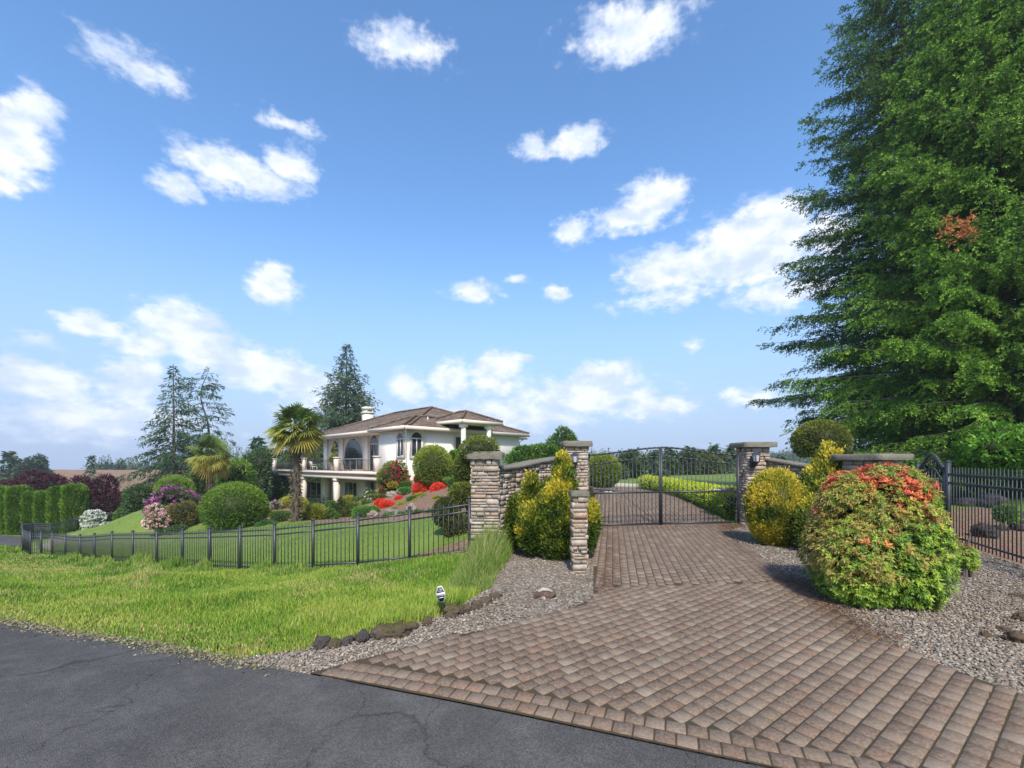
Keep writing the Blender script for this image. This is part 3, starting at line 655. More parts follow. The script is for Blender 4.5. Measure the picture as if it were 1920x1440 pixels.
m = MB(); m.par((bx[0]-.05,bx[1]-.07,zb-.05),(.10,0,0),(0,.14,0),(0,0,.80)); m.build('post', IRON, t)
m = MB(); m.par((bx[0]-.10,bx[1]-.10,zb+.751),(.17,0,0),(0,.2,0),(0,0,.11)); m.build('head', IRON, t); m = MB(); m.par((bx[0]-.12,bx[1]-.12,zb+.862),(.21,0,0),(0,.24,0),(0,0,.02)); m.build('lid', LGLASS, t)

# ---------------------------------------------------------------- iron fences
def fence_run(t, pts, H_, pitch, railz, over=.0, ground=None, post=.062, skip_last=False, posth=.06):
    zz = [gz(*p) if ground is None else ground(*p) for p in pts]
    for i,p in enumerate(pts):
        if not (skip_last and i == len(pts)-1):
            m = MB(); m.box(p[0]-post/2,p[0]+post/2,p[1]-post/2,p[1]+post/2,zz[i]-.1,zz[i]+H_+posth); po = m.build('post', IRON, t)
            m = MB(); w = post/2+.008; x,y = p; z = zz[i]+H_+posth+.001; m.add([(x-w,y-w,z),(x+w,y-w,z),(x+w,y+w,z),(x-w,y+w,z),(x-w,y-w,z+.02),(x+w,y-w,z+.02),(x+w,y+w,z+.02),(x-w,y+w,z+.02),(x,y,z+.05)],[(3,2,1,0),(0,1,5,4),(1,2,6,5),(2,3,7,6),(3,0,4,7),(4,5,8),(5,6,8),(6,7,8),(7,4,8)]); m.build('post_cap', IRON, po)
        if i == len(pts)-1: break
        a, b = np.array((*p,zz[i])), np.array((*pts[i+1],zz[i+1])); m = MB(); L = np.linalg.norm(b-a); u = (b-a)/L
        for r in railz: m.beam(a+u*post/2+(0,0,r),b-u*post/2+(0,0,r),.028,.036)
        n = max(2,int(L/pitch))
        for k in range(1,n):
            c = a+(b-a)*k/n; m.beam(c+(0,0,.05),c+(0,0,H_-.03),.015,.015)
            s = .0075; e = c+(0,0,H_-.03); m.add([e+(-s,-s,0),e+(s,-s,0),e+(s,s,0),e+(-s,s,0),e+(0,0,.03)],[(0,1,4),(1,2,4),(2,3,4),(3,0,4)])
        m.build('panel', IRON, t)
lf = thing('iron_fence', 'long low black iron picket fence curving round the lawn', 'fence', (*FENCE[1],gz(*FENCE[1])))
fence_run(lf, FENCE, 1.22, .125, (.13,.98,1.12), posth=.03)
F0, F1 = np.array((10.34,10.75)), np.array((9.40,8.33)); fd = F1-F0
rf = thing('iron_fence', 'tall black iron picket fence to the right of the red tipped bush', 'fence', (*F0,gz(*F0)))
fence_run(rf, [tuple(F0),tuple(F0+fd*1.3),tuple(F0+fd*2.4)], 1.80, .118, (.17,1.42,1.62), post=.08, posth=.10)
bf = thing('iron_fence', 'short run of black pickets showing behind the squat stone pillar', 'fence', (10.86,12.14,gz(10.86,12.14)))
fence_run(bf, [(10.86,12.14),(9.6,12.0),(8.4,11.9)], 1.78, .10, (.17,1.42,1.62), post=.07)
def arch_gate():
    A, B = np.array((10.37,10.86)), np.array((10.84,12.05)); L = np.linalg.norm(B-A); d = np.array((*(B-A)/L,0)); z0 = gz(*A)
    t = thing('garden_gate', 'black iron garden gate with an arched scrollwork top behind the red tipped bush', 'gate', (*A,z0))
    P = lambda s,z: np.array((*A,z0))+d*s*L+np.array((0,0,z)); top = lambda s: 1.74+.36*(.5-.5*math.cos(2*PI*s))**.8
    m = MB(); m.beam(P(0,.05),P(0,1.76),.05,.05); m.beam(P(1,.05),P(1,1.76),.05,.05)
    for k in range(16): a,b = k/16,(k+1)/16; m.beam(P(a,top(a)),P(b,top(b)),.06,.06); m.beam(P(a,top(a)-.34),P(b,top(b)-.34),.03,.03)
    m.beam(P(0,.15),P(1,.15),.04,.04); m.build('frame', IRON, t)
    for k in range(1,8): s = k/8; m = MB(); m.beam(P(s,.16),P(s,top(s)-.34),.017,.017); m.build('bar', IRON, t)
    for k in range(5):
        s0 = .18+.16*k; m = MB(); m.tube([P(s0+(.1*(1-q*.8)*math.cos(7*q))/L,top(s0)-.18+.1*(1-q*.8)*math.sin(7*q)) for q in np.linspace(0,1,20)],.010,5); m.build('scroll', IRON, t)
arch_gate()

# ---------------------------------------------------------------- foliage
def rdir(rng, n): return unit(rng.normal(size=(n,3)))
def leafq(mb, P, Dv, L, Wd, C, rng, flat=None):
    n = len(P); Dv = unit(Dv); r = rdir(rng,n) if flat is None else flat
    S = unit(np.cross(Dv, r)); L = np.broadcast_to(L,(n,))[:,None]; Wd = np.broadcast_to(Wd,(n,))[:,None]
    V = np.stack((P, P+Dv*L*.45+S*Wd/2, P+Dv*L, P+Dv*L*.45-S*Wd/2),1).reshape(-1,3)
    mb.add(V, np.arange(4*n).reshape(n,4), np.repeat(C,4,0))
def ell_pts(rng, n, lobes, cut=.93):
    lobes = np.asarray(lobes,float); a = lobes[:,3]*lobes[:,5]+lobes[:,3]*lobes[:,4]; k = rng.choice(len(lobes), n, p=a/a.sum())
    d = rdir(rng,n); c = lobes[k,:3]; r = lobes[k,3:]; P = c+d*r; Nn = unit(d/r); keep = np.ones(n,bool)
    for j,l in enumerate(lobes):
        q = ((((P-l[:3])/l[3:])**2).sum(1) < cut**2) & (k != j); keep &= ~q
    return P[keep], Nn[keep], c[keep]
def sph(mb, c, r, col, nu=14, nv=9, amp=.08, seed=0, flatb=None):
    u = np.arange(nu)*2*PI/nu; v = np.linspace(0,PI,nv); U, Vv = np.meshgrid(u,v)
    d = np.stack((np.sin(Vv)*np.cos(U),np.sin(Vv)*np.sin(U),np.cos(Vv)),-1).reshape(-1,3); k = 1+amp*(fbm(d*1.7+seed*3.1,1.3,seed)-.5)*2
    P = np.asarray(c)+d*np.asarray(r)*k[:,None]
    if flatb is not None: P[:,2] = np.maximum(P[:,2], flatb)
    F = [(i*nu+j,(i+1)*nu+j,(i+1)*nu+(j+1)%nu,i*nu+(j+1)%nu) for i in range(nv-1) for j in range(nu)]
    mb.add(P, F, col)
def pick(rng, n, cols, P, sc, seed=0, clump=.55):
    cols = np.asarray(cols,float); f = np.clip((fbm(P,sc,seed)-.5)*1.9*clump+.5+(rng.random(n)-.5)*(1.25-clump),0,.999)
    x = f*(len(cols)-1); i = np.minimum(x.astype(int),len(cols)-2); t = (x-i)[:,None]
    return (cols[i]*(1-t)+cols[i+1]*t)*rng.uniform(.85,1.15,(n,1))
CORE_COL = (.026,.030,.012)  # dark green-brown of the solid lumps inside the crowns
def crown(mb, lobes, n, L, Wd, cols, rng, seed, cf=.80, up=.25, out=.8, rnd=.7, depth=(.84,1.06), sc=2.0, core=True, zmin=None, clump=.55, top=None, rough=.0):
    P, Nn, c = ell_pts(rng, n, lobes); m = len(P)
    k = rng.uniform(*depth,(m,1))+(rough*(fbm(P,sc*1.6,seed+5)-.5)*2)[:,None]; P = c+(P-c)*k
    if zmin is not None:
        ok = P[:,2] > zmin; P, Nn, c = P[ok], Nn[ok], c[ok]; m = len(P)
    Dv = Nn*out+rdir(rng,m)*rnd+np.array((0,0,up)); C = pick(rng,m,cols,P,sc,seed,clump)
    if top is not None:                              # leaves that face up are mixed towards a paler colour
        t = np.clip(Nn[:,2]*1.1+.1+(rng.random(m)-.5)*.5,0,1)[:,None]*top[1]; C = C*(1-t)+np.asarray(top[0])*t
    leafq(mb, P, Dv, rng.uniform(.7,1.3,m)*L, rng.uniform(.7,1.3,m)*Wd, C, rng)
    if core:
        for j,l in enumerate(lobes): sph(mb, l[:3], np.array(l[3:])*cf, CORE_COL, 12, 8, .05+rough, seed+j, zmin)
    return P, Nn
def bounds(x0,x1,y0,y1,yn):
    cx, w, h = (x0+x1)/2, (x1-x0)/1000*yn, (y1-y0)/1000*yn; p = W(cx,(y0+y1)/2,yn); b = W(cx,y1,yn); return p, w, h, b
G_DK = [(.022,.05,.012),(.035,.075,.016),(.055,.105,.02)]
G_MD = [(.035,.075,.014),(.06,.12,.02),(.10,.17,.03)]
G_LT = [(.06,.12,.016),(.11,.20,.024),(.18,.27,.04)]
G_OL = [(.06,.085,.016),(.11,.135,.025),(.19,.19,.04)]
G_YE = [(.10,.12,.015),(.20,.20,.02),(.32,.29,.03)]
GOLD = [(.040,.075,.010),(.085,.125,.014),(.21,.215,.020),(.46,.37,.035)]
def ball(label, b, cols=G_MD, n=7000, L=.10, Wd=.035, dome=1.15, top=((.16,.22,.03),.5), name='clipped_shrub', cat='shrub', group='shrubs of the sloping garden', seed=1, rough=.03, kx=1.0, lobes=None, **kw):
    p, w, h, bb = bounds(*b); rng = np.random.default_rng(seed); r = w/2
    t = None; zc = max(p[2]+h/2-h*.56, p[2]-h/2+.4*h)
    lb = lobes if lobes is not None else [(p[0],p[1],p[2]-h*.03,r,r*kx,h*.52)]
    zmin = min(bb[2], gz(p[0],p[1])-.02)
    mb = MB(); crown(mb, lb, int(n*1.6), L, Wd, cols, rng, seed, top=top, rough=rough, zmin=bb[2]-.02, **kw)
    o = mb.build(name, LEAF, None, loc=(p[0],p[1],bb[2])); return setp(o, label, cat, group)
def loose(label, b, cols, n=4000, L=.14, Wd=.06, nl=9, name='shrub', cat='shrub', group='shrubs of the sloping garden', seed=1, flowers=None, trunk=0, fs=.09, ky=.9, mat=None, **kw):
    """an uneven shrub or small tree: a dozen overlapping clumps, gaps between them, blossom trusses on the outside"""
    p, w, h, bb = bounds(*b); rng = np.random.default_rng(seed); lb = []
    for k in range(nl):
        d = rdir(rng,1)[0]*rng.uniform(.35,.68); s = rng.uniform(.30,.48)
        lb.append((p[0]+d[0]*w*.5, p[1]+d[1]*w*.5*ky, p[2]+d[2]*h*.5, w*s*.62, w*s*.62*ky, h*s*.60))
    lb.append((p[0],p[1],p[2]-.04*h,w*.36,w*.36*ky,h*.38))
    root = None; mb = MB(); kw.setdefault('rough',.06)
    if kw.get('core') is False: kw['core'] = True; kw['cf'] = .5; n = int(n*1.7); L = L*1.25
    kw.setdefault('cf',.66)
    P, Nn = crown(mb, lb, int(n*2.0), L, Wd, cols, rng, seed, depth=(.70,1.1), zmin=bb[2]-.03, **kw)
    if trunk or flowers:
        root = thing(name, label, cat, (p[0],p[1],bb[2]), group); cr = mb.build('crown', LEAF, root)
        if trunk:
            tm = MB(); zt = gz(p[0],p[1])-.1; tm.tube([(p[0],p[1],min(zt,bb[2]-.2)),(p[0]+.05*w*.3,p[1],p[2]-h*.1),(p[0],p[1],p[2]+h*.2)],[trunk,trunk*.75,trunk*.35],8,(.12,.09,.065))
            for k in range(5):
                l = lb[k]; tm.tube([(p[0],p[1],p[2]-h*.25),((p[0]+l[0])/2,(p[1]+l[1])/2,(p[2]+l[2])/2-h*.08),l[:3]],[trunk*.6,trunk*.4,trunk*.15],5,(.12,.09,.065))
            tm.build('trunk', BARK, root)
        if flowers:
            fc, nf, zone = flowers; ok = np.where(zone(P,Nn,p,w,h))[0]; fm = MB()
            for i in rng.choice(ok, min(nf,len(ok)), replace=False):
                c = P[i]+Nn[i]*fs*.5; q = 16; d = unit(rdir(rng,q)+Nn[i]*.8); col = np.array(fc[rng.integers(len(fc))])*rng.uniform(.85,1.15,(q,1))
                leafq(fm, c+d*fs*.15, d, fs*rng.uniform(.7,1.2,q), fs*.6, col, rng)
            fm.build('blossom', PETAL, root)
        return root
    o = mb.build(name, LEAF, None, loc=(p[0],p[1],bb[2])); return setp(o, label, cat, group)
front = lambda P,Nn,p,w,h: (Nn[:,1] < .35)
upper = lambda P,Nn,p,w,h: (Nn[:,1] < .35) & (Nn[:,2] > -.2)
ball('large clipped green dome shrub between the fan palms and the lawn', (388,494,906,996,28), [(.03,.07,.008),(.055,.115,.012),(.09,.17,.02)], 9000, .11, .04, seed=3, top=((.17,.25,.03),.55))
ball('smaller round green shrub behind the purple rhododendron', (298,358,892,945,38), G_LT, 4500, .12, .045, seed=4)
loose('bright green rounded bush right of the smaller palm', (402,484,852,930,47), G_LT, 6500, .24, .09, 12, seed=5, name='bush')
mag = [(.50,.13,.40),(.60,.20,.48),(.42,.10,.32)]; pk = [(.80,.52,.50),(.85,.62,.58),(.72,.40,.42)]
loose('tall rhododendron with purple flowers left of the dome shrub', (267,368,916,986,31), G_DK, 6500, .15, .05, 10, seed=6, name='rhododendron', flowers=(mag,170,front), fs=.13)
loose('pale pink flowering rhododendron in front of the purple one', (274,332,946,998,29), G_MD, 3500, .14, .05, 8, seed=7, name='rhododendron', flowers=(pk,190,front), fs=.115)
loose('olive brown shrub right of the pale pink rhododendron', (315,374,940,992,29.3), [(.06,.06,.015),(.11,.105,.025),(.18,.17,.04)], 4500, .11, .04, 9, seed=8)
loose('white flowering shrub at the end of the tall hedge', (153,203,956,992,46), G_MD, 3500, .16, .06, 8, seed=9, flowers=([(.8,.8,.74),(.72,.74,.62)],330,front), fs=.14)
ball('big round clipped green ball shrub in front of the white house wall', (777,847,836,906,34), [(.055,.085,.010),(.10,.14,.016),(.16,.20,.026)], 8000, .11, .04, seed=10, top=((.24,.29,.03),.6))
red = [(.46,.035,.06),(.55,.07,.10),(.40,.03,.09)]
loose('big rounded rhododendron with deep red flowers beside the house corner', (702,770,866,924,37), G_OL, 5500, .16, .055, 9, seed=11, name='rhododendron', flowers=(red,95,lambda P,Nn,p,w,h:(Nn[:,1]<.3)&(P[:,0]-p[0]+ (p[2]-P[:,2])*.5>-.15*w)), fs=.12, rough=.03)
loose('bright light green leafy shrub behind the big ball shrub', (836,868,838,898,37.5), G_LT, 3000, .22, .11, 7, seed=12)
scar = [(.62,.03,.02),(.72,.06,.035),(.52,.02,.02)]
for k,(lb_,b) in enumerate([('scarlet azalea mound below the big ball shrub, left of the pair',(774,807,903,927,34)),('scarlet azalea mound below the big ball shrub, right of the pair',(807,839,905,931,33)),
    ('low scarlet azalea at the bed edge, left of its touching twin',(703,726,936,953,34)),('low scarlet azalea at the bed edge, right of its touching twin',(712,739,939,955,33)),('small scarlet azalea just above the two touching ones',(740,758,930,946,34.5)),('dark crimson azalea tucked beneath the big ball shrub',(777,791,891,904,37))]):
    sc_ = [tuple(np.array(c)*(.5 if k == 5 else 1)) for c in scar]
    ball(lb_, b, [G_MD[1]]+sc_, 2600, .075, .05, top=None, name='azalea', group='scarlet azaleas of the garden bed', seed=20+k, rough=.04, clump=.25)
ball('low clipped yellow green mound behind the tall palm trunk', (522,575,931,962,41), G_YE, 4000, .12, .045, seed=30, top=((.32,.30,.05),.5))
loose('small mauve flowering shrub beside the yellow green mound', (508,527,939,962,39), G_MD, 1200, .12, .05, 6, seed=31, flowers=([(.5,.3,.42),(.6,.4,.5)],60,front), fs=.10)
loose('olive green rounded shrub in front of the lower terrace', (626,670,936,974,30), G_OL, 4000, .11, .04, 9, seed=32)
loose('bright green low shrub right of the olive rounded shrub', (655,704,946,978,28), [(.04,.10,.015),(.07,.17,.022),(.12,.24,.035)], 4000, .10, .03, 9, seed=33, up=.6)
loose('yellow green grassy shrub above the left red azaleas', (694,722,926,944,38), G_YE, 1500, .16, .03, 6, seed=34, up=.9)
loose('white flowered shrub at the foot of the deep red rhododendron', (681,710,915,944,38), G_DK, 2200, .13, .05, 7, seed=35, flowers=([(.75,.75,.7)],40,front), fs=.09)
loose('small vivid green shrub between the red rhododendron and the azaleas', (748,772,911,926,35), [(.03,.11,.02),(.05,.17,.03),(.08,.22,.04)], 1400, .09, .035, 6, seed=36)
loose('low dark green spreading shrub left of the tall palm trunk', (505,548,955,984,28.5), G_MD, 3000, .09, .035, 8, seed=37)
loose('low green carpet shrub in front of the dome shrub', (474,520,974,996,27), [(.03,.08,.02),(.05,.12,.03),(.07,.15,.04)], 2600, .08, .03, 8, seed=38, up=.1)
loose('low blue green carpet shrub under the olive brown shrub', (312,352,986,1000,28.3), [(.03,.08,.03),(.05,.11,.04),(.07,.14,.05)], 1500, .08, .03, 7, seed=39, up=.1)
loose('yellowish heather clump right of the tall palm trunk', (575,606,948,978,27.5), G_YE, 2000, .14, .025, 7, seed=40, up=.9)
loose('green leafy clump right of the spiky yellow green plant', (606,634,952,978,28), G_MD, 1800, .11, .045, 7, seed=41)
loose('yellow green shrub left of the dome shrub and right of the olive one', (368,398,950,978,31), G_YE, 1800, .13, .03, 7, seed=42, up=.6)
hb = [(716,740,964,978,25.5),(744,766,962,976,25),(772,796,958,973,24.5),(798,826,955,971,24)]
for k,b in enumerate(hb): loose(['leftmost of the low leafy green plants behind the fence at the bed foot','second from left of the low leafy plants at the bed foot','third from left of the low leafy plants at the bed foot','rightmost of the low leafy green plants at the bed foot'][k], b, [(.045,.10,.02),(.07,.15,.03),(.10,.19,.04)], 900, .13, .07, 5, seed=45+k, name='low_plant', cat='plant', group='low green plants at the bed foot', up=.5)
for k,b in enumerate([(742,772,940,953,32),(770,800,936,950,31.5),(800,822,940,956,29),(826,858,895,904,33),(778,800,924,934,33),(690,740,926,936,36.5),(716,748,918,930,36.8)]):
    loose(['yellow green ground cover mat below the small scarlet azalea','yellow green ground cover mat below the left azalea of the pair','yellow green ground cover mat beside the topiary tree','bright green mat of ground cover beneath the light leafy shrub','thin olive ground cover between the azaleas','olive ground cover left of the small vivid green shrub','grey green ground cover under the red rhododendron'][k], b, G_YE if k not in (3,5,6) else G_LT if k == 3 else G_OL, 1500, .09, .03, 6, seed=55+k, name='ground_cover', cat='plant', group='ground cover mats of the garden bed', up=.5)
loose('wide green shrub behind the left stone wall', (950,1058,836,880,21), [(.035,.085,.014),(.065,.14,.022),(.11,.19,.035)], 6500, .13, .05, 12, seed=62, ky=.5)
loose('airy light green tree behind the left gate pillar', (1032,1088,804,880,45), G_MD, 4200, .24, .09, 14, name='tree', cat='tree', group=None, seed=63, trunk=.14, core=False)
ball('round clipped green bush inside the gate on the left', (1096,1162,851,912,27), [(.05,.085,.010),(.09,.135,.016),(.14,.19,.026)], 7000, .10, .035, seed=64, top=((.26,.30,.03),.6))
for k,(b,l) in enumerate([((838,866,896,916,31),'yellow green mound at the right of the scarlet pair'),((756,776,944,958,31.5),'light green mound below the small scarlet azalea'),((690,712,950,966,30),'green mound below the left twin azalea'),((725,748,902,916,36),'grey green mound right of the red rhododendron foot'),((660,690,928,948,39),'olive mound in front of the lower terrace door'),((708,730,918,932,38),'mid green mound above the small scarlet azalea'),((786,812,928,944,32),'olive green mound under the left azalea of the pair'),((642,664,928,944,40),'light green mound at the terrace edge'),((610,630,938,956,36),'dark green mound left of the olive rounded shrub'),((545,575,962,980,27.5),'grey green mound at the foot of the tall palm'),((840,864,940,958,25),'dark green mound beside the topiary skirt'),((806,832,930,948,29),'mossy yellow mound left of the topiary tree'),((420,450,984,998,27.2),'low dark mound at the foot of the dome shrub'),((850,880,890,906,33.5),'small green mound behind the topiary tree'),((455,490,940,958,38),'green mound right behind the dome shrub'),((484,512,950,972,33),'light green mound between dome shrub and tall palm')]):
    loose(l, b, [G_MD,G_OL,G_LT,G_YE][k%4], 1500, .10, .04, 7, seed=600+k, name='mounded_shrub', group='small mounded plants of the garden bed', up=.4)
# spreading dark evergreen, plum trees, hedge
loose('dark spreading evergreen left of the purple rhododendron', (234,308,908,990,41), [(.022,.05,.014),(.04,.08,.02),(.075,.125,.03)], 9000, .22, .06, 14, seed=70, name='evergreen_shrub', up=-.1)
loose('small mid green shrub in front of the dark spreading evergreen', (218,262,948,990,44), G_MD, 3000, .16, .06, 8, seed=75)
plum = [(.030,.010,.014),(.060,.018,.024),(.105,.035,.040)]
loose('purple leaved plum tree right of the tall hedge', (140,224,888,984,54), plum, 8500, .26, .10, 16, seed=71, name='plum_tree', cat='tree', group='purple leaved plum trees', trunk=.16, core=False)
loose('purple leaved plum tree behind the tall hedge', (26,116,884,960,60), plum, 8000, .28, .11, 16, seed=72, name='plum_tree', cat='tree', group='purple leaved plum trees', trunk=.16, core=False)
loose('purple leaved plum tree at the far left edge behind the hedge', (-40,10,900,960,60), plum, 4000, .28, .11, 10, seed=73, name='plum_tree', cat='tree', group='purple leaved plum trees', trunk=.14, core=False)
def column_bush(label, b, seed):
    p, w, h, bb = bounds(*b); rng = np.random.default_rng(seed); n = 4200; z = rng.random(n)**.85; an = rng.uniform(0,2*PI,n)
    r = w/2*np.where(z < .86, .9+.1*np.sin(z*PI), np.sqrt(np.clip(1-((z-.86)/.14)**2,0,1))*.98+.02)*(1+.16*(vn(np.stack((an*1.5,z*6),1),1.3,seed)-.5))*rng.uniform(.86,1.04,n)
    P = np.stack((p[0]+r*np.cos(an),p[1]+r*np.sin(an),bb[2]+z*h),1); Nn = np.stack((np.cos(an),np.sin(an),np.full(n,1.3)),1)
    C = pick(rng,n,[(.05,.105,.008),(.085,.16,.012),(.14,.22,.02)],P,1.3,seed); mb = MB(); leafq(mb,P,Nn+rdir(rng,n)*.4,rng.uniform(.2,.4,n),.11,C,rng)
    mb.tube([(p[0],p[1],bb[2]),(p[0],p[1],bb[2]+h*.86),(p[0],p[1],bb[2]+h*.97)],[w*.40,w*.41,w*.1],12,CORE_COL)
    t = thing('hedge_conifer', label, 'hedge plant', (p[0],p[1],bb[2]-.8), 'tall clipped hedge conifers'); mb.build('crown', LEAF, t)
    m = MB(); zz = gz(p[0],p[1]); m.tube([(p[0],p[1],min(zz,bb[2]-1)),(p[0],p[1],bb[2]+.5)],[.13,.10],8,(.13,.10,.075)); m.build('trunk', BARK, t)
for k,(x0,x1,y0) in enumerate([(-42,-14,914),(-16,11,915),(8,25,921),(20,51,914),(49,73,925),(72,98,924),(97,125,915),(124,156,911)]):
    column_bush(['clipped hedge conifer outermost at the left, mostly out of view','clipped hedge conifer cut by the left edge of view','narrow clipped hedge conifer, second in view from the left','wide clipped hedge conifer, third in view from the left','lower clipped hedge conifer next to the wide one','lower clipped hedge conifer in the middle of the row','tall clipped hedge conifer next to the end one','tallest wide clipped hedge conifer ending the row beside the plum tree'][k], (x0,x1,y0,1003,47), 80+k)
# lime hedge inside the gate, along the drive
def lime_hedge():
    path = [W(1384,0,17.2),W(1362,0,18.6),W(1335,0,20.5),W(1305,0,23),W(1272,0,26),W(1240,0,29.5),W(1205,0,33)]; zt = [W(0,921,17.2)[2],W(0,917,18.6)[2],W(0,913,20.5)[2],W(0,908,23)[2],W(0,902,26)[2],W(0,897,29.5)[2],W(0,892,33)[2]]
    path = np.array([p[:2] for p in path]); lb = []
    for i in range(len(path)-1):
        for q in np.arange(0,1,.25):
            x,y = path[i]+(path[i+1]-path[i])*q; z1 = zt[i]+(zt[i+1]-zt[i])*q; z0 = gz(x,y); h = z1-z0; lb.append((x,y,z0+h*.5,.52,.52,h*.56))
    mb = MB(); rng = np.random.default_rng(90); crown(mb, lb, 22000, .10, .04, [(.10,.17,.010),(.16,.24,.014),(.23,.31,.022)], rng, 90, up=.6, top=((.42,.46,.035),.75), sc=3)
    o = mb.build('hedge', LEAF, None, loc=(path[0][0],path[0][1],gz(*path[0]))); setp(o, 'lime green clipped hedge along the driveway inside the gate', 'hedge')
lime_hedge()
# cloud-pruned topiary behind the mossy pillar
def topiary():
    x,y = W(872,0,16.2)[:2]; z = gz(x,y); t = thing('topiary_tree', 'dark cloud pruned topiary tree behind the mossy pillar', 'topiary tree', (x,y,z))
    m = MB(); m.tube([(x,y,z-.1),(x+.12,y,z+.6),(x-.1,y+.1,z+1.3),(x+.25,y,z+2.0),(x+.35,y,z+2.6)],[.09,.08,.07,.06,.03],8,(.13,.10,.075))
    pads = [(864,934,819,868,16),(852,892,848,912,16.2),(845,890,904,950,16),(812,862,934,988,15.6),(834,884,962,1016,15.4),(880,930,880,960,16.5)]
    for k,b in enumerate(pads):
        p,w,h,bb = bounds(*b); m.tube([(x,y,min(max(p[2]-.3,z+.2),z+2.3)),tuple((np.array((x,y,p[2]))+p)/2),tuple(p)],[.045,.035,.02],6,(.13,.10,.075))
    m.build('trunk', BARK, t)
    for k,b in enumerate(pads):
        p,w,h,bb = bounds(*b); rng = np.random.default_rng(100+k); mb = MB()
        crown(mb, [(p[0],p[1],p[2],w/2,w/2,h*.5)], 3600, .075, .028, [(.04,.055,.010),(.075,.095,.016),(.12,.14,.024)] if k < 3 else [(.032,.042,.012),(.055,.068,.018),(.085,.095,.026)], rng, 100+k, top=((.16,.19,.03),.5) if k < 3 else None, rough=.05, sc=3)
        mb.build('pad', LEAF, t)
topiary()
p,w,h,bb = bounds(1494,1584,788,856,18); t = thing('topiary_tree', 'dark rounded topiary dome on a stem behind the right stone wall', 'topiary tree', (p[0],p[1],gz(p[0],p[1])))
mb = MB(); rng = np.random.default_rng(110); crown(mb, [(p[0],p[1],p[2]-.1,w*.5,w*.5,h*.55)], 9000, .085, .03, [(.045,.055,.010),(.08,.095,.016),(.12,.13,.022)], rng, 110, zmin=bb[2], top=((.16,.18,.025),.5), rough=.02, sc=3); mb.build('crown', LEAF, t)
m = MB(); m.tube([(p[0],p[1],gz(p[0],p[1])-.1),(p[0]+.1,p[1],p[2]-.9),(p[0],p[1],p[2])],[.11,.09,.06],8,(.13,.10,.075)); m.build('trunk', BARK, t)
# gold cypress shrubs
def gold(label, lobes_px, n, seed, name='gold_shrub', L=.10, GB=.30, disp=.13):
    lb = []
    for x0,x1,y0,y1,yn in lobes_px:
        p,w,h,bb = bounds(x0,x1,y0,y1,yn); lb.append((p[0],p[1],p[2],w/2,w/2,h/2))
    c = np.array(lb).mean(0); rng = np.random.default_rng(seed); base = gz(c[0],c[1]); mb = MB()
    P, Nn, cc = ell_pts(rng, n//9, lb); ok = P[:,2] > base-.02; P,Nn,cc = P[ok],Nn[ok],cc[ok]; m = len(P)
    P = cc+(P-cc)*(rng.uniform(1-disp*1.5,1+disp*.55,(m,1))+disp*(fbm(P,3.2,seed)[:,None]-.5)*2)
    Dm = unit(Nn*.7+np.array((0,0,.75))+rdir(rng,m)*.3)
    P9 = np.repeat(P,9,0)+rng.normal(size=(m*9,3))*.030; D9 = unit(np.repeat(Dm,9,0)+rdir(rng,m*9)*.55)
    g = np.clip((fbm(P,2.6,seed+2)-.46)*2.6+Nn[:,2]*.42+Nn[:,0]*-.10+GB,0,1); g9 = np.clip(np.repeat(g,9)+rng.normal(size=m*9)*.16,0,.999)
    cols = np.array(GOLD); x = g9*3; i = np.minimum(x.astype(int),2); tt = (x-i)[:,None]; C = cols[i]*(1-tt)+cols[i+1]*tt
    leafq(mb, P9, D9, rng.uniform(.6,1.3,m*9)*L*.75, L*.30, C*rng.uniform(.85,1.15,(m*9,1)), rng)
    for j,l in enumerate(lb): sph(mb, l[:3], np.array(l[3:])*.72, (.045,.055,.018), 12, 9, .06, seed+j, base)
    o = mb.build(name, LEAF, None, loc=(c[0],c[1],base)); return setp(o, label, 'shrub', 'gold cypress shrubs')
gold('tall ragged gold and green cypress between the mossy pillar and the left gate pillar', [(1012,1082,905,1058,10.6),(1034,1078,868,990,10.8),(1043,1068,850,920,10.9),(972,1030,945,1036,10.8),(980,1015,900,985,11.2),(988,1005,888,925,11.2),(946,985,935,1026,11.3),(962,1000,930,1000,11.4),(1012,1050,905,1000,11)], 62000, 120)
gold('narrow gold shrub behind the short stone pillar', [(1094,1120,940,1010,10.6),(1096,1114,950,1030,10.4)], 7000, 121)
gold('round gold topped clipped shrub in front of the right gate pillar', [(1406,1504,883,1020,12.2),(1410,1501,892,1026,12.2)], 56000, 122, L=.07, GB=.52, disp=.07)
gold('upright gold cypress squeezed between the round gold shrub and the red tipped bush', [(1500,1590,870,1010,12.0),(1528,1584,842,930,12.1),(1541,1562,832,880,12.1),(1492,1545,938,1028,11.3),(1505,1575,900,1020,11.6)], 26000, 123)
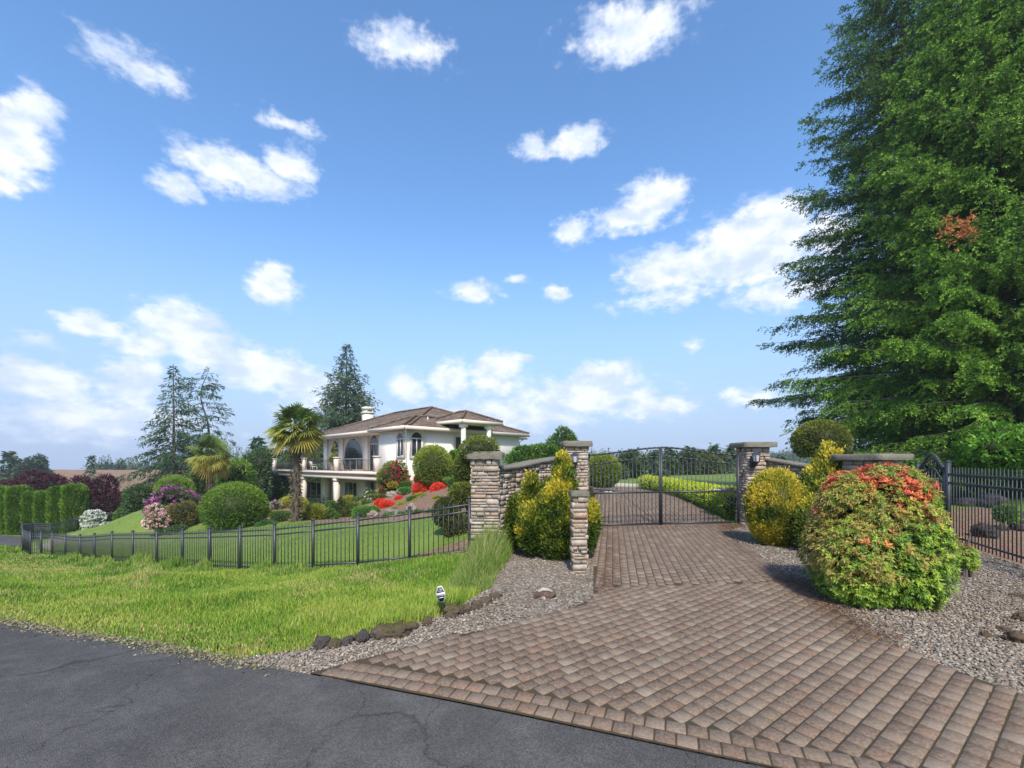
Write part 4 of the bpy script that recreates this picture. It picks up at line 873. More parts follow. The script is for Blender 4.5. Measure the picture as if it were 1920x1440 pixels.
# red tipped bush (whorls of narrow leaves, red new shoots on top, tan seed tassels)
def pieris(label, lb, n, seed, redbias, L=.055):
    c = np.array(lb[0]); rng = np.random.default_rng(seed); base = gz(c[0],c[1]); t = thing('red_tipped_bush', label, 'shrub', (c[0],c[1],base))
    P,Nn,cc = ell_pts(rng,n,lb,.97); ok = P[:,2] > base+.03; P,Nn,cc = P[ok],Nn[ok],cc[ok]; m = len(P)
    P = cc+(P-cc)*(rng.uniform(.76,1.04,(m,1))+.24*(fbm(P,2.6,seed)[:,None]-.5)*2)
    hz = (P[:,2]-base)/(2.05); f = fbm(P,3.0,seed+1); f2 = fbm(P,5.5,seed+3)
    side = (P[:,0]-c[0])/c[3]
    isred = ((hz*.95-.10*side*(hz<.95)+(f-.5)*.5+(f2-.5)*2.1+redbias) > .92) & (Nn[:,2] > -.3)
    redd = np.where((rng.random(m) < np.clip((hz-.72)*3,0,.75))[:,None], np.array((.44,.085,.062)), np.array((.48,.165,.065)))
    tas = (~isred) & (hz > .2) & (f+(hz-.6)*.55-side*.22+rng.normal(size=m)*.06 > .43)
    ax = unit(Nn*.75+np.array((0,0,.55))+rdir(rng,m)*.3)
    k = 9; N_ = m*k; A = np.repeat(ax,k,0); an = np.tile(np.arange(k)*2*PI/k*1.618*1.5,m)+np.repeat(rng.uniform(0,6.3,m),k)
    ref = unit(np.cross(A, np.array((.3,.2,.93)))); b2 = np.cross(A,ref); rad = ref*np.cos(an)[:,None]+b2*np.sin(an)[:,None]
    lift = np.where(np.repeat(isred,k), rng.uniform(.25,1.1,N_), rng.uniform(-.1,.7,N_))[:,None]; Dv = unit(rad+A*lift)
    gcol = pick(rng,m,[(.045,.095,.012),(.10,.19,.018),(.20,.29,.030),(.30,.37,.05)],P,4.0,seed+4,.6)
    olive = pick(rng,m,[(.12,.12,.022),(.22,.19,.035),(.30,.24,.05)],P,4,seed+7)
    col = np.where(isred[:,None], redd*rng.uniform(.75,1.25,(m,1)), np.where(tas[:,None]&(rng.random((m,1))<.5), olive, gcol)); C = np.repeat(col,k,0)*rng.uniform(.8,1.2,(N_,1))
    Ls = np.where(np.repeat(isred,k), 1.15, 1.0)*rng.uniform(.75,1.25,N_)*L
    mb = MB(); leafq(mb, np.repeat(P,k,0)+A*rng.uniform(-.015,.02,(N_,1)), Dv, Ls, Ls*.30, C, rng, flat=A+rdir(rng,N_)*.25)
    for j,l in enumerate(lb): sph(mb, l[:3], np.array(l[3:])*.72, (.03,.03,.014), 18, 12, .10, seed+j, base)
    mb.build('foliage', LEAF, t)
    ti = np.where(tas)[0]; q = 7; Pt = np.repeat(P[ti]+ax[ti]*.02,q,0); nn = len(Pt)
    Dt = unit(np.repeat(ax[ti],q,0)*.45+rdir(rng,nn)*.65+np.array((0,0,-.55)))
    m2 = MB(); leafq(m2, Pt+Dt*rng.uniform(0,.045,(nn,1)), Dt+np.array((0,0,-.6)), rng.uniform(.03,.06,nn), .011, np.array((.34,.255,.075))*rng.uniform(.65,1.25,(nn,1)), rng); m2.build('seed_tassels', LEAF, t)
    st = MB(); 
    for j in range(9):
        a = rng.uniform(0,6.28); e = c[:3]+np.array((math.cos(a)*c[3]*.5,math.sin(a)*c[4]*.5,rng.uniform(-.2,.4))); st.tube([(c[0]+.1*math.cos(a),c[1]+.1*math.sin(a),base-.05),((c[0]+e[0])/2,(c[1]+e[1])/2,base+.5),e],[.03,.022,.01],6,(.12,.09,.07))
    st.build('stems', BARK, t)
p,w,h,bb = bounds(1530,1756,884,1126,7.55); px_,py_,pz_ = p
pieris('big rounded bush with red tipped shoots in front of the tall iron fence', [(px_,py_,pz_+.02,w*.43,w*.43,h*.50),(px_-.28,py_-.1,pz_-.28,w*.39,w*.38,h*.37),(px_+.16,py_-.08,pz_-.18,w*.38,w*.4,h*.44),(px_+.05,py_+.05,pz_-.5,w*.42,w*.42,h*.30),(px_+.12,py_,pz_+h*.33,w*.28,w*.28,h*.23),(px_-.33,py_,pz_+h*.30,w*.22,w*.22,h*.20),(px_+.42,py_,pz_+h*.28,w*.2,w*.2,h*.2)], 19000, 130, .0)
q = W(1808,1044,9.0); pieris('small red tipped seedling at the foot of the tall iron fence', [(q[0],q[1],q[2]+.02,.17,.17,.17),(q[0]+.06,q[1],q[2]-.1,.14,.14,.12)], 420, 131, .38)
loose('bright green leafy shrub behind the tall iron fence at the right edge', (1806,1960,790,890,19), [(.05,.13,.012),(.09,.20,.02),(.15,.29,.035)], 9000, .15, .09, 14, seed=135, group=None)

# ---------------------------------------------------------------- conifers and palms
def conifer(name, label, px, py_top, yn, Rb, seed, nbr, cols, L, Wd, subgap, twgap, start=.06, droop=.30, rise=.12, prof=None, tip=None, group=None, sublen=1.1, H_=None, brown=None, dead=None, sparse=1.0, cross=False, base=None, trunk_r=None, tw_down=.35, subf=.38, side_ok=None, crook=0.0, brush=0):
    rng = np.random.default_rng(seed); b = W(px,871,yn); x,y = b[0],b[1]; z0 = gz(x,y) if base is None else base
    Hh = H_ if H_ else W(px,py_top,yn)[2]-z0
    t = thing(name, label, 'tree', (x,y,z0), group); tr = trunk_r or Hh*.014
    lean = rng.uniform(-.01,.01,2)*Hh; zt = np.linspace(0,1,17)
    ck = lambda q: crook*(np.sin(q*6.2)+.6*np.sin(q*13.1+1))*q
    tp = np.stack((x+lean[0]*zt**2+ck(zt), y+lean[1]*zt**2, z0-.2+zt*(Hh+.2)),1)
    m = MB(); m.tube(tp, tr*(1-zt)**.85+.012, 9, (.115,.095,.075))
    prof = prof or (lambda q: (1-q)**.8)
    PP, DD, CC, LL = [], [], [], []; cols = np.asarray(cols,float); ga = rng.uniform(0,6)
    for i in range(nbr):
        q = start+(.985-start)*((i+rng.random())/nbr)**.92; az = ga+i*2.39996+rng.uniform(-.5,.5); ln = Rb*prof(q)*rng.uniform(.72,1.12)
        if rng.random() > sparse or ln < .1: continue
        if side_ok and not side_ok(q,az): continue
        h = np.array((math.cos(az),math.sin(az),0)); s = np.linspace(0,1,8); dr = droop*(1.25-q*.9)*rng.uniform(.7,1.3); up = rise*(.4+q*2.2)
        org = np.array((x+lean[0]*q*q+ck(q), y+lean[1]*q*q, z0+q*Hh))
        bend = rng.uniform(-.10,.10); sv = np.array((-h[1],h[0],0))
        path = org+np.outer(s*ln,h)+np.outer(s**2*bend*ln,sv)+np.outer(ln*(up*s-dr*s**2+.10*s**4),(0,0,1.))
        m.tube(path, np.linspace(max(.010,ln*.008),.004,8), 4, (.10,.085,.065), cap=False)
        ns = max(3,int(ln*.9/subgap)); ss = rng.uniform(.10,1.0,ns)
        f = ss*7; k = np.minimum(f.astype(int),6); pb = path[k]+(path[k+1]-path[k])*(f-k)[:,None]; tg = unit(path[k+1]-path[k])
        sd = np.where(rng.random(ns)<.5,-1.,1.)[:,None]; dirs = unit(tg*.75+np.cross(tg,(0,0,1.))*sd*rng.uniform(.35,1.0,(ns,1))+np.array((0,0,-.15))+rdir(rng,ns)*.15)
        sl = np.minimum(ln*subf,sublen)*(1.12-ss*.62)*rng.uniform(.6,1.2,ns)
        bc = rng.uniform(.8,1.2)
        isb = brown is not None and brown(org+h*ln*.7)
        for j in range(ns):
            nt_ = max(2,int(sl[j]/twgap)); u = (np.arange(nt_)+rng.random(nt_))/nt_
            P = pb[j]+np.outer(u*sl[j],dirs[j])+np.outer(-(u**2)*sl[j]*tw_down,(0,0,1.))+rng.normal(size=(nt_,3))*twgap*.45
            Dt = dirs[j]*.7+rdir(rng,nt_)*.55+np.array((0,0,-tw_down))
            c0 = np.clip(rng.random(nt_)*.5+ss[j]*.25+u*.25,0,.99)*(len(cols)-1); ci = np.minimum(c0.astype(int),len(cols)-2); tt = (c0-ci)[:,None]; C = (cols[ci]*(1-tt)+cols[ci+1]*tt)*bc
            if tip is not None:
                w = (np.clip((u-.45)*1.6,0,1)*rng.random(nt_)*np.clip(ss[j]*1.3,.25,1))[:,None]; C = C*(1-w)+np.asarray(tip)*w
            if isb: C = np.tile((.24,.105,.04),(nt_,1))*rng.uniform(.7,1.3,(nt_,1))
            PP.append(P); DD.append(Dt); CC.append(C); LL.append(np.full(nt_,1.))
    P, Dt, C = np.concatenate(PP), np.concatenate(DD), np.concatenate(CC); n = len(P); mb = MB()
    ll = rng.uniform(.7,1.3,n)*L
    if dead is not None:                             # one dead spray on the outside of the crown
        o_ = np.array((0,0,1.7)); v_ = unit(W(dead[0],dead[1],1.0)-o_); t_ = (P-o_)@v_; e_ = np.linalg.norm(P-o_-t_[:,None]*v_,axis=1)+(fbm(P,2.2,3)-.5)*.9; in_ = e_ < .58
        b_ = in_ & (t_ < np.percentile(t_[in_],3)+1.6) & (rng.random(n) < .85); C[b_] = np.array((.34,.135,.05))*rng.uniform(.7,1.3,(b_.sum(),1))
    leafq(mb, P, Dt, ll, (.55 if brush else 1)*Wd*rng.uniform(.8,1.2,n), C, rng)
    if brush:                                        # short needles standing round each shoot
        ax = unit(Dt); rf = unit(np.cross(ax, rdir(rng,n))); r2 = np.cross(ax,rf)
        for k in range(brush):
            a_ = k*2*PI/brush*1.3+rng.uniform(0,.8,n); u_ = (k+rng.random(n))/brush; rd_ = rf*np.cos(a_)[:,None]+r2*np.sin(a_)[:,None]
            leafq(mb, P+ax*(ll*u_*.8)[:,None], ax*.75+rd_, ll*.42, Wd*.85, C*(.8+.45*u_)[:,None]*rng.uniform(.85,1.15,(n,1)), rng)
    elif cross:
        for k in range(2): leafq(mb, P+rng.normal(size=(n,3))*.03, unit(Dt)+rdir(rng,n)*.5, ll*rng.uniform(.7,1.1,n), Wd, C*rng.uniform(.85,1.15,(n,1)), rng)
    m.build('trunk', BARK, t); mb.build('crown', NEEDLE, t); return t
FIR = [(.018,.035,.016),(.028,.055,.022),(.050,.085,.032)]
FIRG = [(.022,.042,.020),(.040,.065,.030),(.070,.10,.045)]
conifer('fir_tree','tall dark fir rising behind the house chimney', 648, 642, 84, 10.4, 201, 330, FIRG, .60, .14, .24, .17, start=.10, droop=.30, prof=lambda q:(1-q)*(.80+.28*math.sin(q*23)**2)+.012, sublen=2.4)
conifer('fir_tree','tall open fir with drooping boughs left of the smaller palm', 326, 682, 70, 7.0, 202, 165, FIR, .55, .12, .22, .16, start=.10, droop=.45, prof=lambda q:(1-q)*(.62+.45*math.sin(q*31)**2)+.02, sublen=1.8)
conifer('fir_tree','sparse windswept fir with bare upper trunk above the smaller palm', 388, 688, 75, 4.4, 203, 50, FIRG, .5, .12, .20, .15, crook=.75, start=.22, droop=.40, rise=.05, prof=lambda q:.45+.45*abs(math.sin(q*17)) if q<.93 else .3, sublen=1.5)
conifer('fir_tree','small young fir standing at the ploughed field edge', 170, 852, 88, 1.9, 204, 80, FIRG, .55, .2, .25, .2, start=.05, droop=.15, rise=.25, base=-4.6)
conifer('fir_tree','dark fir with a pointed top between the smaller palm and the tall palm', 484, 818, 66, 3.3, 205, 150, FIR, .6, .2, .28, .22, start=.05)
conifer('fir_tree','hazy dark fir at the far left edge', 17, 845, 125, 4.4, 206, 130, FIRG, 1.1, .40, .45, .35, start=.05, base=-8)
conifer('fir_tree','hazy narrow dark fir second from the left edge', 30, 858, 128, 3.6, 207, 110, FIRG, 1.1, .40, .45, .35, start=.05, base=-8)
for k,(b,l) in enumerate([((34,66,862,940,122),'hazy round grey green tree behind the purple plum tree'),((58,92,863,935,126),'hazy rounded tree ending the left tree group beside the field')]):
    loose(l, b, [(.04,.06,.035),(.065,.09,.05),(.09,.12,.065)], 3500, .55, .22, 12, name='tree', cat='tree', group='hazy trees at the far left', seed=210+k, trunk=.25, core=False)
conifer('fir_tree','broad dark fir low behind the balcony left end', 520, 842, 80, 6.0, 209, 150, FIR, .7, .26, .32, .26, start=.03, prof=lambda q:(1-q)**.6)
for k,(b,l) in enumerate([((455,512,838,940,58),'grey green bushy tree between the smaller palm and the house'),((505,560,850,945,72),'dense green tree seen between the balcony columns'),((552,602,845,945,76),'dense green tree seen behind the tall palm trunk'),((352,400,880,950,50),'olive tree with hanging twigs behind the smaller palm'),((500,540,880,948,62),'leafy bush beside the balcony corner column')]):
    loose(l, b, [(.03,.055,.02),(.05,.09,.028),(.085,.14,.04)], 4200, .34, .13, 12, name='tree', cat='tree', group='trees left of the house', seed=220+k, trunk=.18, core=(k!=3))
for k,(b,l) in enumerate([((1792,1832,900,936,22),'low dark green shrub behind the fence beside the post'),((1838,1880,896,928,24),'low green shrub behind the largest lava rock'),((1884,1935,898,938,22),'low green shrub behind the fence at the right edge'),((1868,1900,950,978,14.8),'tuft of green leaves among the lava rocks')]):
    loose(l, b, [G_DK,G_MD,G_MD,G_LT][k], 2200, .12, .045, 8, seed=650+k, group='low shrubs behind the tall iron fence')
for k,(b,l) in enumerate([((760,790,928,944,32.5),'green creeping plant between the scarlet pair and the small azalea'),((796,826,944,960,28),'green creeping plant above the low leafy plants at the right'),((726,758,954,966,30),'green creeping plant right of the touching azalea twins'),((842,864,916,934,29),'green creeping plant left of the topiary pads'),((752,770,902,914,36.2),'green creeping plant beneath the red rhododendron'),((675,700,936,950,36),'green creeping plant left of the touching azalea twins')]):
    loose(l, b, [G_MD,G_LT][k%2], 1600, .09, .035, 8, seed=660+k, name='creeping_plant', cat='plant', group='creeping plants on the slope', up=.4)
# big evergreens on the right
BIGD = [(.022,.046,.012),(.040,.080,.018),(.066,.118,.028)]
BIGL = [(.022,.056,.008),(.050,.108,.012),(.100,.175,.018)]
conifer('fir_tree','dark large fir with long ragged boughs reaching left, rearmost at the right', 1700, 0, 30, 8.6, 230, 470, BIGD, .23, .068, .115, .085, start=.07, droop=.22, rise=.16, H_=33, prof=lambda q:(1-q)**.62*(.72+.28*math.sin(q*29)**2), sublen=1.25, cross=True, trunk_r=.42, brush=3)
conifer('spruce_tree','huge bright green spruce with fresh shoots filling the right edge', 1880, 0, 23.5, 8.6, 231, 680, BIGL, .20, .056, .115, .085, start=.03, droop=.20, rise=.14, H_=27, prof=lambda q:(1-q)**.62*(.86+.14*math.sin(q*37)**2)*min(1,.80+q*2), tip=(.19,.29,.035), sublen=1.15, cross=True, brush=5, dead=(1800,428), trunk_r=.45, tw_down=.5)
def palm(label, px, py_base, yn, py_crown, Rf, seed, nleaf, trunk_r):
    rng = np.random.default_rng(seed); x,y = W(px,0,yn)[:2]; z0 = gz(x,y); zc = W(px,py_crown,yn)[2]; t = thing('fan_palm', label, 'palm', (x,y,z0), 'fan palms of the garden')
    m = MB(); zz = np.linspace(z0-.1,zc+.1,40); rr = trunk_r*(1+.12*rng.normal(size=40))*np.where(np.arange(40)>26,1.15,1)
    m.tube(np.stack((x+np.sin(zz*.5)*.05,y+0*zz,zz),1), rr, 12, (.11,.085,.055))
    n = 700; q = rng.random(n); an = rng.uniform(0,6.28,n); P = np.stack((x+trunk_r*np.cos(an),y+trunk_r*np.sin(an),z0+q*(zc-z0)),1); Dv = np.stack((np.cos(an)*.5,np.sin(an)*.5,np.full(n,-.6)+rng.random(n)*.9),1)
    leafq(m, P, Dv, .22, .05, np.array((.12,.09,.055))*rng.uniform(.6,1.3,(n,1)), rng); m.build('trunk', BARK, t)
    mb = MB(); cols = np.array([(.24,.17,.05),(.25,.22,.035),(.15,.18,.03),(.085,.135,.028),(.075,.125,.03)])
    for i in range(nleaf):
        e = -1.0+2.4*(i+.5)/nleaf; e = e+rng.uniform(-.3,.3); az = i*2.39996+rng.uniform(-.3,.3); h = np.array((math.cos(az),math.sin(az),0)); d = unit(h*math.cos(e)+np.array((0,0,math.sin(e))))
        pl = Rf*.40*rng.uniform(.85,1.1); c0 = np.array((x,y,zc)); pe = c0+d*pl-np.array((0,0,.10*Rf*max(0,math.cos(e))))
        mb.tube([c0,(c0+pe)/2+np.array((0,0,.03)),pe],[.02,.016,.012],4,(.10,.14,.03),cap=False)
        sv = unit(np.cross(d,np.array((0,0,1.))+rdir(rng,1)[0]*.7)); nrm = np.cross(sv,d); K = 22; cb = np.clip((e+1.15)*2.1+rng.uniform(-.5,.5),0,3.99); ci = int(cb); col = cols[ci]*(1-(cb-ci))+cols[min(ci+1,4)]*(cb-ci); fr = Rf*.56*rng.uniform(.85,1.1)
        th = np.linspace(-1.75,1.75,K); dr = d*np.cos(th)[:,None]+sv*np.sin(th)[:,None]; l = fr*(1-.18*(np.abs(th)/1.9)**2)*rng.uniform(.92,1.05,K)
        mid = pe+dr*(l*.55)[:,None]-np.array((0,0,1))*(.03*l)[:,None]; tipp = pe+dr*(l*.98)[:,None]-np.array((0,0,1.))*(.30*l*rng.uniform(.6,1.4,K))[:,None]
        wv = unit(np.cross(dr,nrm)); ww = (l*.042)[:,None]; up_ = nrm*(.016*fr)
        V = np.stack((pe+dr*.04-wv*.01,pe+dr*.04+wv*.01,mid+wv*ww+up_,mid-wv*ww-up_,tipp+wv*.006,tipp-wv*.006),1).reshape(-1,3); ix = np.arange(K)[:,None]*6
        F = np.concatenate((ix+np.array([[0,1,2,3]]),ix+np.array([[3,2,4,5]])))
        C = np.repeat(col*rng.uniform(.8,1.2,(K,1)),6,0); y_ = np.tile([0,0,.1,.1,.55,.55],K)[:,None]*(.9 if e < .1 else .35); C = C*(1-y_)+np.array((.30,.24,.05))*y_
        mb.add(V, F, C)
    mb.build('crown', LEAF, t)
palm('tall fan palm with a shaggy trunk in front of the balcony', 555, 976, 26, 800, 1.62, 240, 46, .155)
palm('smaller fan palm standing beyond the large dome shrub', 395, 938, 42, 851, 2.0, 241, 40, .19)
def spiky(label, px, py0, py1, yn, seed):
    rng = np.random.default_rng(seed); p = W(px,py1,yn); h = (py1-py0)/1000*yn; n = 900; mb = MB(); e = rng.uniform(.15,1.45,n); az = rng.uniform(0,6.28,n); d = np.stack((np.cos(az)*np.cos(e),np.sin(az)*np.cos(e),np.sin(e)),1)
    leafq(mb, p+d*.08+rng.normal(size=(n,3))*.12*h, d, rng.uniform(.5,1,n)*h*.95, .045, pick(rng,n,[(.07,.12,.02),(.17,.20,.03),(.30,.28,.05)],p+d,2,seed), rng)
    o = mb.build('spiky_plant', LEAF, None, loc=p); setp(o, label, 'plant')
spiky('spiky yellow green young palm at the lawn edge right of the tall palm trunk', 588, 938, 976, 28, 250)
# potted spiral conifer and furniture of the balcony
def spiral():
    u = upx(625,.3); b = H(u,.3,1.08); t = thing('potted_conifer', 'spiral clipped conifer in a pot on the balcony', 'potted plant', b); m = MB(); m.tube([b,b+(0,0,.45)],[.22,.32],12,(.30,.22,.17)); m.tube([b+(0,0,.451),b+(0,0,.50)],[.35,.35],12,(.30,.22,.17)); m.build('pot', STONE, t)
    rng = np.random.default_rng(251); mb = MB(); lb = []
    for k in range(16): q = k/15; a = q*13; r = .42*(1-q)+.10; lb.append((b[0]+r*.5*math.cos(a),b[1]+r*.5*math.sin(a),b[2]+.65+q*1.85,r*.75,r*.75,.17))
    crown(mb, lb, 2600, .10, .04, G_YE, rng, 251, top=((.28,.30,.05),.5)); mb.build('crown', LEAF, t)
spiral()
def chair(label, u, v, rot, z, mat, cat='patio chair'):
    b = H(u,v,z); t = thing('patio_chair', label, cat, b, 'patio chairs of the house'); c,s = math.cos(rot), math.sin(rot); ax, ay = np.array((c,s,0)), np.array((-s,c,0)); P = lambda x,y,zz: b+ax*x+ay*y+np.array((0,0,zz))
    m = MB(); m.par(P(-.27,-.27,.36), ax*.54, ay*.54, (0,0,.09)); m.build('seat', mat, t); m = MB(); m.par(P(-.27,.20,.455), ax*.54, ay*.08, ay*.10+np.array((0,0,.5))); m.build('backrest', mat, t)
    for x,y in ((-.26,-.26),(.20,-.26),(-.26,.20),(.20,.20)): m = MB(); m.par(P(x,y,0), ax*.05, ay*.05, (0,0,.355)); m.build('leg', mat, t)
    for x in (-.32,.275): m = MB(); m.par(P(x,-.26,.58), ax*.045, ay*.5, (0,0,.04)); m.build('armrest', mat, t)
WICK = M('dark_wicker', (.05,.042,.036), .7, bump=(80,.6,.01)); PALE = M('pale_cushion', (.62,.6,.56), .8)
chair('pale patio chair on the balcony, left of the potted spiral conifer', upx(588,.5), .5, R(140), 1.08, PALE)
chair('dark patio chair on the balcony, in front of the big window', upx(652,.6), .6, R(130), 1.08, WICK)
chair('dark wicker chair on the lower terrace between the columns', upx(612,.4), .4, R(120), -2.25, WICK)
chair('dark wicker chair on the lower terrace under the big window', upx(645,.4), .4, R(150), -2.25, WICK)
# ---------------------------------------------------------------- the valley beyond the gate
rr = np.random.default_rng(300)
vt = [(1128,872,896,62,'r'),(1150,866,905,56,'r'),(1178,858,905,66,'r'),(1204,852,905,80,'r'),(1228,846,908,74,'c'),(1252,860,900,88,'r'),(1270,850,902,95,'c'),(1292,846,900,90,'r'),(1312,842,905,105,'c'),(1330,850,905,82,'r'),(1352,846,905,95,'r'),(1372,838,905,100,'c'),(1392,842,905,110,'c'),(1462,856,884,90,'c'),(1440,860,884,95,'c'),(1338,834,900,120,'c'),(1294,838,900,125,'c'),(1255,840,900,130,'c'),(1190,842,900,120,'c')]
where = ['leftmost low','low','grey green','broad','pointed','low dark','pointed slender','broad rounded','tall pointed','low bushy','broad dark','tall spired','slender spired']
for k,(px,t0,t1,yn,kd) in enumerate(vt):
    if kd == 'r':
        w = rr.uniform(36,50); loose('%s valley tree seen through the %s gate leaf, %s' % (['olive','grey green','dark green'][k%3], 'left' if px < 1238 else 'right', ['lowest at the left','beside the round bush','standing near the middle','widest of its leaf','behind the lime hedge','near the meeting stiles','above the field edge','beside the right pillar'][k%8]), (px-w/2,px+w/2,t0,t1+4,yn), [[(.05,.07,.02),(.08,.105,.03),(.115,.145,.045)],[(.04,.065,.028),(.065,.095,.04),(.10,.135,.06)],[(.025,.05,.016),(.045,.08,.024),(.075,.12,.036)]][k%3], 3200, .011*yn*.55, .0045*yn*.55, 11, name='valley_tree', cat='tree', group='valley trees beyond the gate', seed=310+k, trunk=.2, core=False)
    else: conifer('valley_conifer', '%s dark conifer seen beyond the driveway gate %s' % (['slender','pointed','tall','spired'][k%4], ['left of the meeting stiles','right of the meeting stiles','above the lime hedge','by the right gate pillar','just beside the right gate pillar','behind the right wing wall, nearer','behind the right wing wall, further off','in the back row by the pillar','in the back row above the hedge','in the back row behind the stiles','in the back row at the left'][[4,6,8,11,12,13,14,15,16,17,18].index(k)]), px, t0, yn, rr.uniform(1.5,2.3)*yn/90, 340+k, 100, FIRG, .010*yn, .0042*yn, .36, .30, start=.05, droop=.2, group='valley conifers beyond the gate')
def forest(name, label, n, a0, a1, y0, y1, h0, h1, seed, zf=None, cols=FIRG):
    rng = np.random.default_rng(seed); mb = MB()
    a = rng.uniform(a0,a1,n); Y = np.exp(rng.uniform(math.log(y0),math.log(y1),n)); X = a*Y; Z = gz(X,Y) if zf is None else zf(X,Y); Hh = rng.uniform(h0,h1,n)*(.7+.6*rng.random(n)); 
    k = 80; q = (np.arange(k)/k)[None]+rng.random((n,k))/k; az = rng.uniform(0,6.28,(n,k)); wd = np.where(rng.random(n)<.72,.20,.36)[:,None]
    r = wd*Hh[:,None]*(1-q)**.8*rng.uniform(.55,1.05,(n,k))+.1; P = np.stack((X[:,None]+r*np.cos(az)*.55,Y[:,None]+r*np.sin(az)*.55,Z[:,None]+q*Hh[:,None]),-1).reshape(-1,3)
    Dv = np.stack((np.cos(az),np.sin(az),rng.uniform(-.5,.25,(n,k))),-1).reshape(-1,3); L_ = np.maximum(r*1.15,Hh[:,None]*.07).ravel(); C = np.repeat(np.array(cols)[rng.integers(0,3,n)]*rng.uniform(.8,1.3,(n,1)),k,0)
    leafq(mb,P,Dv,L_,L_*.75,C*rng.uniform(.8,1.2,(n*k,1)),rng); mb.add(np.zeros((0,3)),np.zeros((0,3),int))
    o = mb.build(name, NEEDLE); setp(o, label, 'forest', None, 'stuff')
forest('distant_forest','hazy blue green conifer forest on the far ridge beyond the gate',1700,.10,.66,280,560,8,12.5,360)
forest('distant_treeline','hazy line of small trees along the top of the ploughed field',80,-.93,-.77,226,250,3.5,7,361,zf=lambda X,Y: -.0*X-2.0)
forest('far_woods','hazy woods on the horizon behind the house and garden',500,-.78,.14,300,520,9,16,362)
# bluish far hill at the right
def hill(name, x0,x1,y,h,seed):
    mb = MB(); n = 60; X = np.linspace(x0,x1,n); prof = h*np.sin(np.linspace(0,PI,n))**.7*(.8+.4*vn(np.stack((X*.01,X*0),1),1,seed)); ys = np.array((y,y+120,y+320)); V = [(X[i],ys[j],-3+(prof[i] if j == 1 else 0)) for i in range(n) for j in range(3)]
    mb.add(V,[(i*3+j,(i+1)*3+j,(i+1)*3+j+1,i*3+j+1) for i in range(n-1) for j in range(2)]); setp(mb.build(name, HILL, smooth=True), kind='structure')
HILL = M('far_hill_cover', (.045,.065,.035), .95, var=(.02,.7,(.09,.09,.045)), bump=(.15,.6,2))
hill('hills', 330, 1300, 900, 40, 1)

def dist_line(P, line):
    L_ = np.array(line); d = np.full(len(P),1e9)
    for a,b in zip(L_[:-1],L_[1:]):
        t = np.clip(((P-a)@(b-a))/((b-a)@(b-a)+1e-9),0,1); d = np.minimum(d,np.linalg.norm(P-a-t[:,None]*(b-a),axis=1))
    return d
